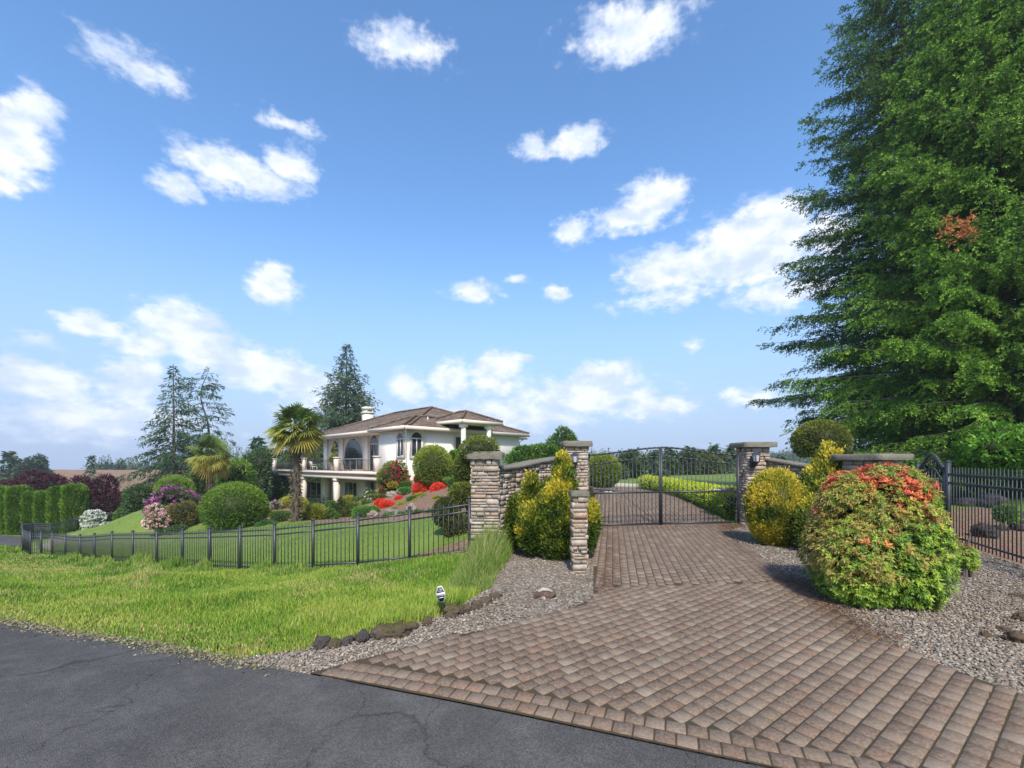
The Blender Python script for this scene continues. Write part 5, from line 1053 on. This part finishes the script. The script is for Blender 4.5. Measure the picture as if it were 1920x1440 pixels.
# ---------------------------------------------------------------- paving blocks
def pavers():
    rng = np.random.default_rng(400); poly = DRIVE; split = lambda X,Y: Y-(6.95+.10*(X-1.2))
    V, C = [], []
    def lay(ang, lx, ly, lo, hi, sel, gap=.008):
        c,s = math.cos(ang), math.sin(ang); nx, ny = int((hi[0]-lo[0])/lx)+2, int((hi[1]-lo[1])/ly)+2
        i, j = np.meshgrid(np.arange(nx),np.arange(ny)); x = (lo[0]+(i+.5*(j%2))*lx).ravel(); y = (lo[1]+j*ly).ravel()+0*x
        X, Y = x*c-y*s, x*s+y*c; ok = inpoly(np.stack((X,Y),1),poly) & sel(X,Y); X,Y = X[ok],Y[ok]; n = len(X); Z = gz(X,Y)
        e = .15; gx = (gz(X+e,Y)-Z)/e; gy = (gz(X,Y+e)-Z)/e
        a = ang+rng.normal(size=n)*.018; ca, sa = np.cos(a), np.sin(a); hx = (lx-gap)/2*rng.uniform(.97,1.0,n); hy = (ly-gap)/2*rng.uniform(.97,1.0,n); dz = rng.uniform(.029,.034,n)
        tx, ty = rng.normal(size=(2,n))*.007
        for q,(bx,zt) in enumerate(((1.0,0.0),(1.0,.72),(.90,1.0))):
            for sx,sy in ((-1,-1),(1,-1),(1,1),(-1,1)):
                k = .005*(1-bx)*10
                lx_, ly_ = sx*(hx-k), sy*(hy-k); dx, dy = lx_*ca-ly_*sa, lx_*sa+ly_*ca
                V.append(np.stack((X+dx,Y+dy,Z+dx*(gx+tx*(q>0))+dy*(gy+ty*(q>0))+zt*dz),1))
        f = rng.random(n); f2 = fbm(np.stack((X,Y),1),.8,5); pal = np.array([(.108,.068,.043),(.145,.096,.062),(.172,.122,.082),(.155,.088,.053),(.205,.155,.110)])
        col = pal[rng.choice(5,n,p=[.18,.32,.25,.15,.10])]*rng.uniform(.86,1.14,(n,1))*(.85+.3*f2)[:,None]
        return n, col
    out = MB()
    def emit(n, col):
        VV = np.stack(V[-12:],1).reshape(-1,3); b = np.arange(n)[:,None]*12
        q = [[0,1,5,4],[1,2,6,5],[2,3,7,6],[3,0,4,7],[4,5,9,8],[5,6,10,9],[6,7,11,10],[7,4,8,11],[8,9,10,11]]
        out.add(VV, (b[:,None,:]+np.array(q)[None,:,:4]*0+np.array(q)[None]).reshape(-1,4) if False else np.concatenate([b+np.array([f]) for f in q]), np.repeat(col,12,0))
    def border(a0, b0):                              # soldier course along the road
        nb = 0
        for row in range(2):
            k = np.arange(int(L_(a0,b0)/.148)); c = a0+np.outer((k+.5+.5*row)*.148,(b0-a0)/L_(a0,b0))+nrm_(a0,b0)*(-.02+.15*row)
            an = math.atan2(*(b0-a0)[::-1]); ca, sa = math.cos(an), math.sin(an); n = len(c); X, Y = c.T; Z = gz(X,Y)
            for bx,zt,kk in ((1,0,0),(1,.72,0),(1,1,.006)):
                for sx,sy in ((-1,-1),(1,-1),(1,1),(-1,1)): lx_, ly_ = sx*(.069-kk), sy*(.070-kk); V.append(np.stack((X+lx_*ca-ly_*sa,Y+lx_*sa+ly_*ca,Z+zt*.032),1))
            pal = np.array([(.108,.068,.043),(.145,.096,.062),(.172,.122,.082),(.155,.088,.053)]); emit(n, pal[rng.integers(0,4,n)]*rng.uniform(.85,1.15,(n,1)))
    L_ = lambda a,b: np.linalg.norm(b-a); nrm_ = lambda a,b: np.array((-(b-a)[1],(b-a)[0]))/L_(a,b)
    emit(*lay(R(37), .168, .132, (-6,-10), (18,9), lambda X,Y: (split(X,Y) < 0) & (dist_line(np.stack((X,Y),1),[(-1.9,4.25),(-1.0,3.9),(3.5,2.3),(5.6,1.55)]) > .30)))
    a0, b0 = np.array((-1.75,4.30)), np.array((5.4,1.72)); L0 = np.linalg.norm(b0-a0); dr = (b0-a0)/L0; nr = np.array((-dr[1],dr[0])); border(a0,b0)
    emit(*lay(R(90-12.5), .205, .135, (0,-16), (34,4), lambda X,Y: (split(X,Y) >= 0) & (Y < 28)))
    o = out.build('paving', PAVER); setp(o, kind='structure')
pavers()
# ---------------------------------------------------------------- pebbles
def pebbles(name, poly, n, seed, pal, lo=.009, hi=.024, amin=-.6, amax=1.35, y0=2.2, y1=15):
    rng = np.random.default_rng(seed); a = rng.uniform(amin,amax,n); Y = np.exp(rng.uniform(math.log(y0),math.log(y1),n)); X = a*Y; ok = inpoly(np.stack((X,Y),1),poly); X,Y = X[ok],Y[ok]; n = len(X); Z = gz(X,Y)
    t = (1+5**.5)/2; iv = unit(np.array([(-1,t,0),(1,t,0),(-1,-t,0),(1,-t,0),(0,-1,t),(0,1,t),(0,-1,-t),(0,1,-t),(t,0,-1),(t,0,1),(-t,0,-1),(-t,0,1)],float))
    F = np.array([(0,11,5),(0,5,1),(0,1,7),(0,7,10),(0,10,11),(1,5,9),(5,11,4),(11,10,2),(10,7,6),(7,1,8),(3,9,4),(3,4,2),(3,2,6),(3,6,8),(3,8,9),(4,9,5),(2,4,11),(6,2,10),(8,6,7),(9,8,1)])
    sz = np.exp(rng.uniform(math.log(lo),math.log(hi),n))*(1+np.clip(Y-8,0,8)*.06); S = np.stack((sz*rng.uniform(.8,1.5,n),sz*rng.uniform(.6,1.0,n),sz*rng.uniform(.4,.75,n)),1)
    P = iv[None]*S[:,None,:]*rng.uniform(.78,1.18,(n,12,1)); az = rng.uniform(0,6.28,n); tl = rng.normal(size=n)*.35; c,s = np.cos(tl)[:,None],np.sin(tl)[:,None]
    x,y,z = P[...,0],P[...,1],P[...,2]; x,z = x*c-z*s, x*s+z*c; c,s = np.cos(az)[:,None],np.sin(az)[:,None]; x,y = x*c-y*s, x*s+y*c
    V = np.stack((x+X[:,None],y+Y[:,None],z+(Z+sz*rng.uniform(.1,.7,n)+.01)[:,None]),-1).reshape(-1,3); pal = np.array(pal)
    f2 = fbm(np.stack((X,Y),1),1.1,9); C = pal[rng.integers(0,len(pal),n)]*rng.uniform(.75,1.25,(n,1))*(.8+.4*f2[:,None])
    mb = MB(); mb.add(V,(F[None]+np.arange(n)[:,None,None]*12).reshape(-1,3),np.repeat(C,12,0)); o = mb.build(name, PEB, smooth=True); setp(o, None, None, None, 'stuff'); return o
PP_ = [(.225,.185,.138),(.18,.146,.108),(.27,.228,.176),(.145,.116,.088),(.21,.15,.10),(.19,.168,.14),(.31,.272,.22)]
setp(pebbles('gravel',GRAVL,110000,410,PP_), 'grey and tan river gravel beside the driveway', 'gravel')
setp(pebbles('gravel',GRAVR,165000,411,PP_), 'grey and tan river gravel under the red tipped bush', 'gravel')
# bark chips and needles blown along the drive edges
def litter():
    rng = np.random.default_rng(415); E = np.array(smooth_line(drive_right+[(6.5,13.2)],8)); n = 9500; k = rng.integers(0,len(E)-1,n); P = E[k]+(E[k+1]-E[k])*rng.random((n,1))+rng.normal(size=(n,2))*np.array((.20,.10)); 
    E2 = np.array([(2.25,13),(2.3,11),(2.0,9.6),(1.5,7.6),(1.25,6.7)]); k = rng.integers(0,len(E2)-1,2400); P = np.concatenate((P, E2[k]+(E2[k+1]-E2[k])*rng.random((2400,1))+np.abs(rng.normal(size=(2400,2)))*np.array((.2,.05))))
    ga, gc = GA[:2], GC[:2]; tt = rng.random((3200,1)); tt = np.where(rng.random((3200,1))<.5, tt**2.2*.5, 1-tt**2.2*.5); P = np.concatenate((P, ga+(gc-ga)*tt+np.array((0,-.12))-np.abs(rng.normal(size=(3200,2)))*np.array((.05,.28))))
    q = np.array([(6.2,6.1),(7.5,5.0)]); n3 = 5200; a = rng.random(n3); P3 = np.stack((5.2+a*4.2+rng.normal(size=n3)*.4, 4.6+a*2.6+rng.normal(size=n3)*.55),1); P = np.concatenate((P,P3[P3[:,0] > 4.9]))
    n = len(P); Z = gz(P[:,0],P[:,1])+.036+rng.random(n)*.012; d = rdir(rng,n)*np.array((1,1,.15)); mb = MB(); leafq(mb, np.column_stack((P,Z)), d, rng.uniform(.02,.055,n), rng.uniform(.004,.014,n), np.array([(.17,.075,.03),(.12,.06,.028),(.22,.11,.045),(.09,.05,.03)])[rng.integers(0,4,n)], rng, flat=np.tile((0.05,0,1.),(n,1))+rng.normal(size=(n,3))*.1)
    setp(mb.build('leaf_litter', PEB), 'brown needles and bark litter along the driveway edge', 'leaf litter', None, 'stuff')
litter()
def grit():
    rng = np.random.default_rng(416); E = np.array(ROADEDGE[1:6]); n = 9000; k = rng.integers(0,len(E)-1,n); P = E[k]+(E[k+1]-E[k])*rng.random((n,1)); P[:,1] -= np.abs(rng.normal(size=n))*.10-.05; P[:,0] += rng.normal(size=n)*.1; P = P[(P[:,0] > -9)&(P[:,0]+rng.normal(size=n)*.3 < -2.6)]; n = len(P)
    mb = MB(); leafq(mb, np.column_stack((P,gz(P[:,0],P[:,1])+.016+rng.random(n)*.008)), rdir(rng,n)*np.array((1,1,.3)), rng.uniform(.012,.045,n), rng.uniform(.008,.02,n), np.array([(.24,.20,.11),(.16,.13,.09),(.30,.27,.14),(.12,.14,.04),(.20,.18,.15)])[rng.integers(0,5,n)], rng)
    setp(mb.build('roadside_grit', PEB), 'dry clippings and grit along the edge of the asphalt road', 'grit', None, 'stuff')
grit()
# ---------------------------------------------------------------- grass
def blades(name, label, poly, n, hfun, cfun, seed, amin, amax, y0, y1, w0=.0045, lean=.35, fade=None):
    rng = np.random.default_rng(seed); a = rng.uniform(amin,amax,n); Y = np.exp(rng.uniform(math.log(y0),math.log(y1),n)); X = a*Y; ok = inpoly(np.stack((X,Y),1),poly); X,Y = X[ok],Y[ok]; n = len(X)
    P = np.stack((X,Y),1); h, keep = hfun(P,rng); X,Y,h = X[keep],Y[keep],h[keep]; P = P[keep]; n = len(X); Z = gz(X,Y)-.03
    B = np.stack((X,Y,Z),1); az = rng.uniform(0,6.28,n); l = rng.uniform(.1,1,n)*lean; w = w0*(1+Y*.16)*rng.uniform(.7,1.3,n); s = np.stack((np.cos(az),np.sin(az),0*az),1); la = rng.uniform(0,6.28,n); d = np.stack((np.cos(la)*l,np.sin(la)*l,0*la),1); up = np.array((0,0,1.)); h_ = h[:,None]
    V = np.stack((B-s*w[:,None], B+s*w[:,None], B+d*h_*.35+up*h_*.55+s*w[:,None]*.8, B+d*h_*.35+up*h_*.55-s*w[:,None]*.8, B+d*h_*1.1+up*h_*(1-.35*l[:,None])),1).reshape(-1,3); ix = np.arange(n)[:,None]*5
    mb = MB(); C = cfun(P,rng,h); mb.V.append(V); mb.C.append(np.repeat(C,5,0)); mb.F += [ix+np.array([[0,1,2,3]]), ix+np.array([[3,2,4]])]; mb.n = len(V)
    o = mb.build(name, GRASS); setp(o, label, 'grass', None, 'stuff')
GEDGE = smooth_line(grav_left[:7],4)
BANK = [(-30,14.5),(-14,8.85),(-6.9,6.15),(-3.95,5.06),(-2.9,4.66)]+GEDGE+[(.1,9.9)]+FENCE[:19]+[tuple(W(38,1030,31)[:2]),tuple(W(-60,1030,31)[:2]),tuple(W(-200,1040,26)[:2])]
def bank_h(P,rng):
    f = fbm(P,.55,3); f2 = fbm(P,2.2,6); h = .09+.17*np.clip((f-.33)*2.4,0,1)*f2*1.6
    dr = dist_line(P,ROADEDGE[1:6]); h = np.where(dr < 1.2, .035+h*np.clip(dr/1.2,0,1)*.8, h)
    pale = np.exp(-((P[:,0]+17)/5)**2-((P[:,1]-20)/5)**2); h = h*(1-.6*np.clip(pale,0,1))
    keep = rng.random(len(P)) < np.where(dr < .5, .35+dr, 1); return h*rng.uniform(.6,1.35,len(P)), keep
def bank_c(P,rng,h):
    f = fbm(P,.45,13); g = fbm(P,1.7,17); dr = dist_line(P,ROADEDGE[1:6]); pal = np.array([(.075,.15,.022),(.12,.215,.026),(.19,.275,.035),(.29,.32,.065)])
    x = np.clip((1-np.clip((f-.3)*2.2,0,1))*1.7+(.5-g)*2.6+.55+np.where(dr<1.0,.7*(1-dr),0)+rng.normal(size=len(P))*.45,0,2.99); i = np.minimum(x.astype(int),2); t = (x-i)[:,None]; C = pal[i]*(1-t)+pal[i+1]*t
    dry = rng.random(len(P)) < .05+.45*np.clip((fbm(P,.9,41)-.56)*5,0,1)+.25*np.clip(1-dr/.9,0,1)+.35*np.exp(-((P[:,0]+16)/6)**2-((P[:,1]-20)/4.5)**2); C[dry] = np.array((.40,.33,.14))*rng.uniform(.7,1.1,(dry.sum(),1)); return C*rng.uniform(.8,1.2,(len(P),1))
blades('grass','rough green grass bank between the road and the lawn fence',BANK,430000,bank_h,bank_c,420,-1.25,.05,4.3,30)
FB = [(FENCE[i][0]+.02,FENCE[i][1]-.12) for i in range(1,19)]
def tall_h(P,rng):
    d = dist_line(P,FB); f = fbm(P,1.1,23); k = np.clip((1-d/.75),0,1)*np.clip((f-.35)*3.2,0,1)*np.where(P[:,0] > -4.6,.10,1); return (.12+.42*k)*rng.uniform(.6,1.2,len(P)), (k > .05) & (rng.random(len(P)) < .25+k)
def tall_c(P,rng,h): return pick(rng,len(P),[(.06,.125,.02),(.11,.20,.028),(.19,.265,.05),(.30,.30,.10)],np.column_stack((P,P[:,0]*0)),1.3,24)
blades('tall_grass','unmown taller grass along the outside of the lawn fence',BANK,260000,tall_h,tall_c,421,-1.0,-.2,9,27,lean=.3)
CL = np.array([(-.35,9.55),(-.42,9.0),(-.55,8.3),(-.66,7.7),(-.70,7.2)])
def clump_h(P,rng):
    d = dist_line(P,CL); k = np.clip(1-d/.38,0,1); top = np.clip((P[:,1]-6.6)/2.2,.25,1.0); return (.12+.80*k**.6*top)*rng.uniform(.30,1.2,len(P)), k > .04
def clump_c(P,rng,h): return pick(rng,len(P),[(.07,.125,.024),(.12,.195,.034),(.20,.26,.06),(.36,.34,.15)],np.column_stack((P,P[:,0]*0)),4.3,27,.4)
blades('tall_grass','tall feathery clump of grass at the foot of the mossy pillar',[(-2,6.2),(.05,6.2),(.05,9.95),(-2,9.95)],42000,clump_h,clump_c,422,-.25,.02,6.3,9.9,w0=.0021,lean=.45)
def lawn_h(P,rng): return rng.uniform(.03,.065,len(P)), np.ones(len(P),bool)
def lawn_c(P,rng,h): return pick(rng,len(P),[(.07,.125,.018),(.115,.175,.026),(.175,.23,.04)],np.column_stack((P,P[:,0]*0)),.8,31)
blades('lawn_grass','short mown lawn grass inside the iron fence',LAWNP,170000,lawn_h,lawn_c,423,-.95,.05,10.5,30,w0=.005)
def tuft_pts(n, seed): return None
# ---------------------------------------------------------------- rocks
def rock(label, c, r, seed, col=(.09,.075,.062), name='rock', cat='rock', group='lava rocks along the gravel', moss=0.0, sink=.25, mat=None):
    rng = np.random.default_rng(seed); bm = bmesh.new(); bmesh.ops.create_icosphere(bm, subdivisions=4, radius=1); V = np.array([v.co[:] for v in bm.verts]); F = [tuple(v.index for v in f.verts) for f in bm.faces]; bm.free()
    k = 1+.55*(fbm(V+seed*2.7,1.2,seed)-.5)*2+.34*(fbm(V,3.6,seed+2)-.5)*2+.16*(vn(V,9,seed+3)-.5)*2; rad = np.array((r*rng.uniform(1.0,1.35),r*rng.uniform(.75,1.05),r*rng.uniform(.7,.95))); a = rng.uniform(0,3.1); P = V*k[:,None]*rad
    P = np.column_stack((P[:,0]*math.cos(a)-P[:,1]*math.sin(a),P[:,0]*math.sin(a)+P[:,1]*math.cos(a),P[:,2])); C = np.array(col)*(.7+.6*fbm(V,2.5,seed+4))[:,None]
    m = np.clip((V[:,2]*.5+fbm(V,2.2,seed+7)-.55)*3,0,1)[:,None]*moss; C = C*(1-m)+np.array((.10,.085,.022))*m
    mb = MB(); mb.add(P+np.asarray(c)+np.array((0,0,rad[2]*(1-2*sink)*.9)), F, C); o = mb.build(name, mat or ROCK, None, loc=c, smooth=False); return setp(o, label, cat, group)
edge = [(606,1206,.085,0,'black angular lava rock, leftmost of the gravel edging'),(628,1206,.07,.8,'mossy brown lava rock second from the left in the gravel edging'),(652,1202,.075,0,'dark grey lava rock third from the left in the gravel edging'),(681,1198,.085,0,'wide dark lava rock fourth from the left in the gravel edging'),(704,1194,.085,0,'upright dark lava rock left of the big mossy one'),(735,1192,.145,.9,'biggest mossy brown lava rock of the gravel edging'),(772,1182,.085,.5,'flat brown lava rock right of the biggest mossy one'),(800,1173,.07,.4,'small brown edging rock left of the yard sign'),(850,1157,.115,.7,'mossy edging rock just right of the yard sign'),(872,1150,.08,.2,'grey edging rock right of the mossy rock by the sign'),(893,1141,.085,.3,'brown edging rock below the tall grass clump'),(911,1131,.085,.2,'tan edging rock below the tall grass clump, next to the last'),(930,1119,.08,.2,'uppermost edging rock beside the tall grass clump')]
for k,(px,py,r,ms,l) in enumerate(edge):
    X,Y = D(px,py); rock(l, (X,Y,gz(X,Y)), r, 500+k, (.075,.065,.06) if ms < .1 else (.13,.095,.06), group='edging rocks between gravel and grass', moss=ms)
for k,(px,py,yn,r,l) in enumerate([(1858,925,19,.36,'largest dark lava rock behind the tall iron fence'),(1810,925,19.5,.22,'medium lava rock behind the fence left of the largest one'),(1786,922,20,.14,'small lava rock behind the fence beside the post'),(1846,985,13.5,.26,'dark lava rock low behind the fence at the mulch edge'),(1903,955,16,.27,'lava rock behind the fence right of the largest one'),(1915,975,14.5,.17,'small lava rock at the right edge behind the fence'),(1878,972,14.6,.14,'small lava rock between the larger ones behind the fence')]):
    p = W(px,py,yn); rock(l, (p[0],p[1],gz(p[0],p[1])), r, 530+k, (.070,.060,.055), group='lava rocks behind the tall iron fence')
for k,(px,py,r,l) in enumerate([(1905,1205,.10,'brown lava rock in the lower right corner of the gravel'),(1850,1196,.05,'small brown lava rock left of the corner one'),(1915,1165,.085,'brown lava rock at the right edge above the corner one'),(1880,1183,.05,'tiny brown lava rock between the corner rocks'),(1905,1120,.06,'brown lava rock at the right edge below the fence')]):
    X,Y = D(px,py); rock(l, (X,Y,gz(X,Y)), r, 550+k, (.13,.085,.055), group='brown lava rocks at the right edge', moss=.3)
for k,(px,py,yn,r,l) in enumerate([(768,895,36.5,.34,'pale grey boulder under the red rhododendron'),(752,907,36,.28,'grey boulder left of the pale one above the azaleas'),(735,922,36,.26,'grey boulder in the garden bed above the left azaleas'),(600,953,31,.35,'pale boulder beside the spiky young palm'),(640,945,38,.30,'pale boulder before the lower terrace'),(520,966,29.5,.38,'flat pale boulder left of the tall palm trunk'),(545,958,30,.35,'pink grey boulder behind the tall palm trunk'),(700,962,27,.3,'brown boulder at the bed edge above the fence'),(735,959,26.5,.3,'dark brown boulder at the bed edge, middle of three'),(770,956,26,.28,'dark brown boulder at the bed edge, right of three')]):
    p = W(px,py,yn); rock(l, (p[0],p[1],gz(p[0],p[1])), r, 560+k, (.20,.18,.155) if k < 7 else (.14,.10,.08), group='boulders of the garden bed', mat=STONE)
# weathered driftwood piece on the gravel
X,Y = D(1020,1122); z = gz(X,Y); t = thing('driftwood', 'weathered brown wood stump piece lying on the left gravel', 'driftwood', (X,Y,z)); rng = np.random.default_rng(580); m = MB()
for k in range(7):
    a = k/7*3.3-.1; x0 = X-.10+.035*k; m.tube([(x0-.03,Y+.02*math.sin(k*2),z),(x0,Y-.02,z+.07+.02*math.sin(k)),(x0+.035,Y+.03,z+.10-.012*abs(k-3)),(x0+.05,Y+.05,z+.02)],[.03,.04,.035,.025],7,np.array((.11,.07,.05))*rng.uniform(.7,1.3))
m.build('stump', BARK, t); m = MB(); m.tube([(X-.09,Y-.02,z+.105),(X-.02,Y-.01,z+.135),(X+.06,Y,z+.125),(X+.12,Y+.01,z+.10)],[.012,.028,.026,.012],7,(.42,.38,.33)); m.build('weathered_top', BARK, t)
rock('small rounded pale stone leaning in front of the driftwood', (X-.005,Y-.075,z), .032, 581, (.36,.32,.29), group=None, mat=STONE, sink=.1)
# ---------------------------------------------------------------- yard sign
def sign():
    X,Y = D(831,1162); Y -= .02; z = gz(X,Y); t = thing('yard_sign', 'small black and silver octagonal security sign on a stake in the grass', 'yard sign', (X,Y,z)); yn = Y/.85
    sc = yn/1000; top = z+62*sc; cx = X-4*sc; hgt = 30*sc; cz = top-hgt*.5; tl = R(-17)
    SIGNW = M('sign_silver', (.62,.63,.64), .35, var=(60,.4,(.45,.46,.48))); SIGNB = M('sign_black', (.018,.022,.032), .4)
    c,s = math.cos(-tl), math.sin(-tl); yw = R(-12); cy,sy = math.cos(yw),math.sin(yw)
    def P(x,y,d): xx, zz = x*c-y*s*.55, x*s*.85+y; return np.array((cx+xx*cy-d*0, Y+xx*sy-d, cz+zz))
    m = MB(); m.tube([(X+.006,Y+.012,z-.1),(X,Y+.012,z+.2),(cx+.002,Y+.012,cz+hgt*.2)],.0055,6); m.build('stake', IRON, t)
    def poly(pts, d0, d1, mat, name):
        n = len(pts); m = MB(); m.add([P(x,y,d1) for x,y in pts]+[P(x,y,d0) for x,y in pts],[tuple(range(n)),tuple(range(2*n-1,n-1,-1))]+[(i,n+i,n+(i+1)%n,(i+1)%n) for i in range(n)]); m.build(name, mat, t)
    w, h = 8.3*sc, hgt*.5; octo = lambda k: [(-w*.52*k,-h*k),(w*.52*k,-h*k),(w*k,-h*.36*k),(w*k,h*.36*k),(w*.52*k,h*k),(-w*.52*k,h*k),(-w*k,h*.36*k),(-w*k,-h*.36*k)]
    poly(octo(1.0), 0, .006, SIGNW, 'sign_panel'); poly(octo(.87), .0065, .0085, SIGNB, 'sign_field')
    poly([(-w*1.12,-h*.22),(w*1.12,-h*.22),(w*1.12,h*.20),(-w*1.12,h*.20)], .009, .012, SIGNW, 'sign_band')
    GRY = M('sign_grey', (.33,.34,.36), .5)
    for k in range(7): x = -w*.86+k*w*.265; poly([(x,-h*.11),(x+w*.15,-h*.11),(x+w*.15,h*.09),(x,h*.09)], .0122, .0128, GRY, 'lettering')
    for y0,y1,x0 in ((.34,.42,.60),(.50,.60,.5),(.68,.76,.34)): poly([(-w*x0,h*y0),(w*x0,h*y0),(w*x0,h*y1),(-w*x0,h*y1)], .0087, .0093, GRY, 'lettering')
    poly([(-w*.6,-h*.46),(w*.55,-h*.46),(w*.55,-h*.36),(-w*.6,-h*.36)], .0087, .0093, SIGNW, 'lettering')
sign()
# pale kerb where the inner drive turns away, red flowers beside the gate
a, b = W(1096,0,33), W(1242,0,33.4); t = MB(); za, zb = gz(a[0],a[1]), gz(b[0],b[1]); t.par((a[0],a[1],za-.1), (b-a)*np.array((1,1,0))+np.array((0,0,zb-za)), (0,.25,0), (0,0,.34)); setp(t.build('kerb', M('kerb_stone',(.36,.33,.29),.9,bump=(12,.6,.02),var=(3,.5,(.27,.25,.22)))), kind='structure')
loose('little plant with red flowers just inside the left gate leaf', (1103,1116,914,932,17), G_MD, 500, .06, .03, 4, seed=590, group=None, name='flower', cat='plant', flowers=(scar,16,front), fs=.045)
# ---------------------------------------------------------------- air
hm = bpy.data.materials.new('haze_air'); hm.use_nodes = True; nt = hm.node_tree; nt.nodes.remove(nt.nodes['Principled BSDF'])
pv = nt.nodes.new('ShaderNodeVolumePrincipled'); pv.inputs['Density'].default_value = .00042; pv.inputs['Color'].default_value = (.80,.88,1,1); pv.inputs['Anisotropy'].default_value = .1
nt.links.new(pv.outputs[0], nt.nodes['Material Output'].inputs['Volume'])
m = MB(); m.box(-4200,4200,-60,2300,-140,38); setp(m.build('haze', hm), 'thin blue haze in the air of the valley', 'haze', None, 'stuff')
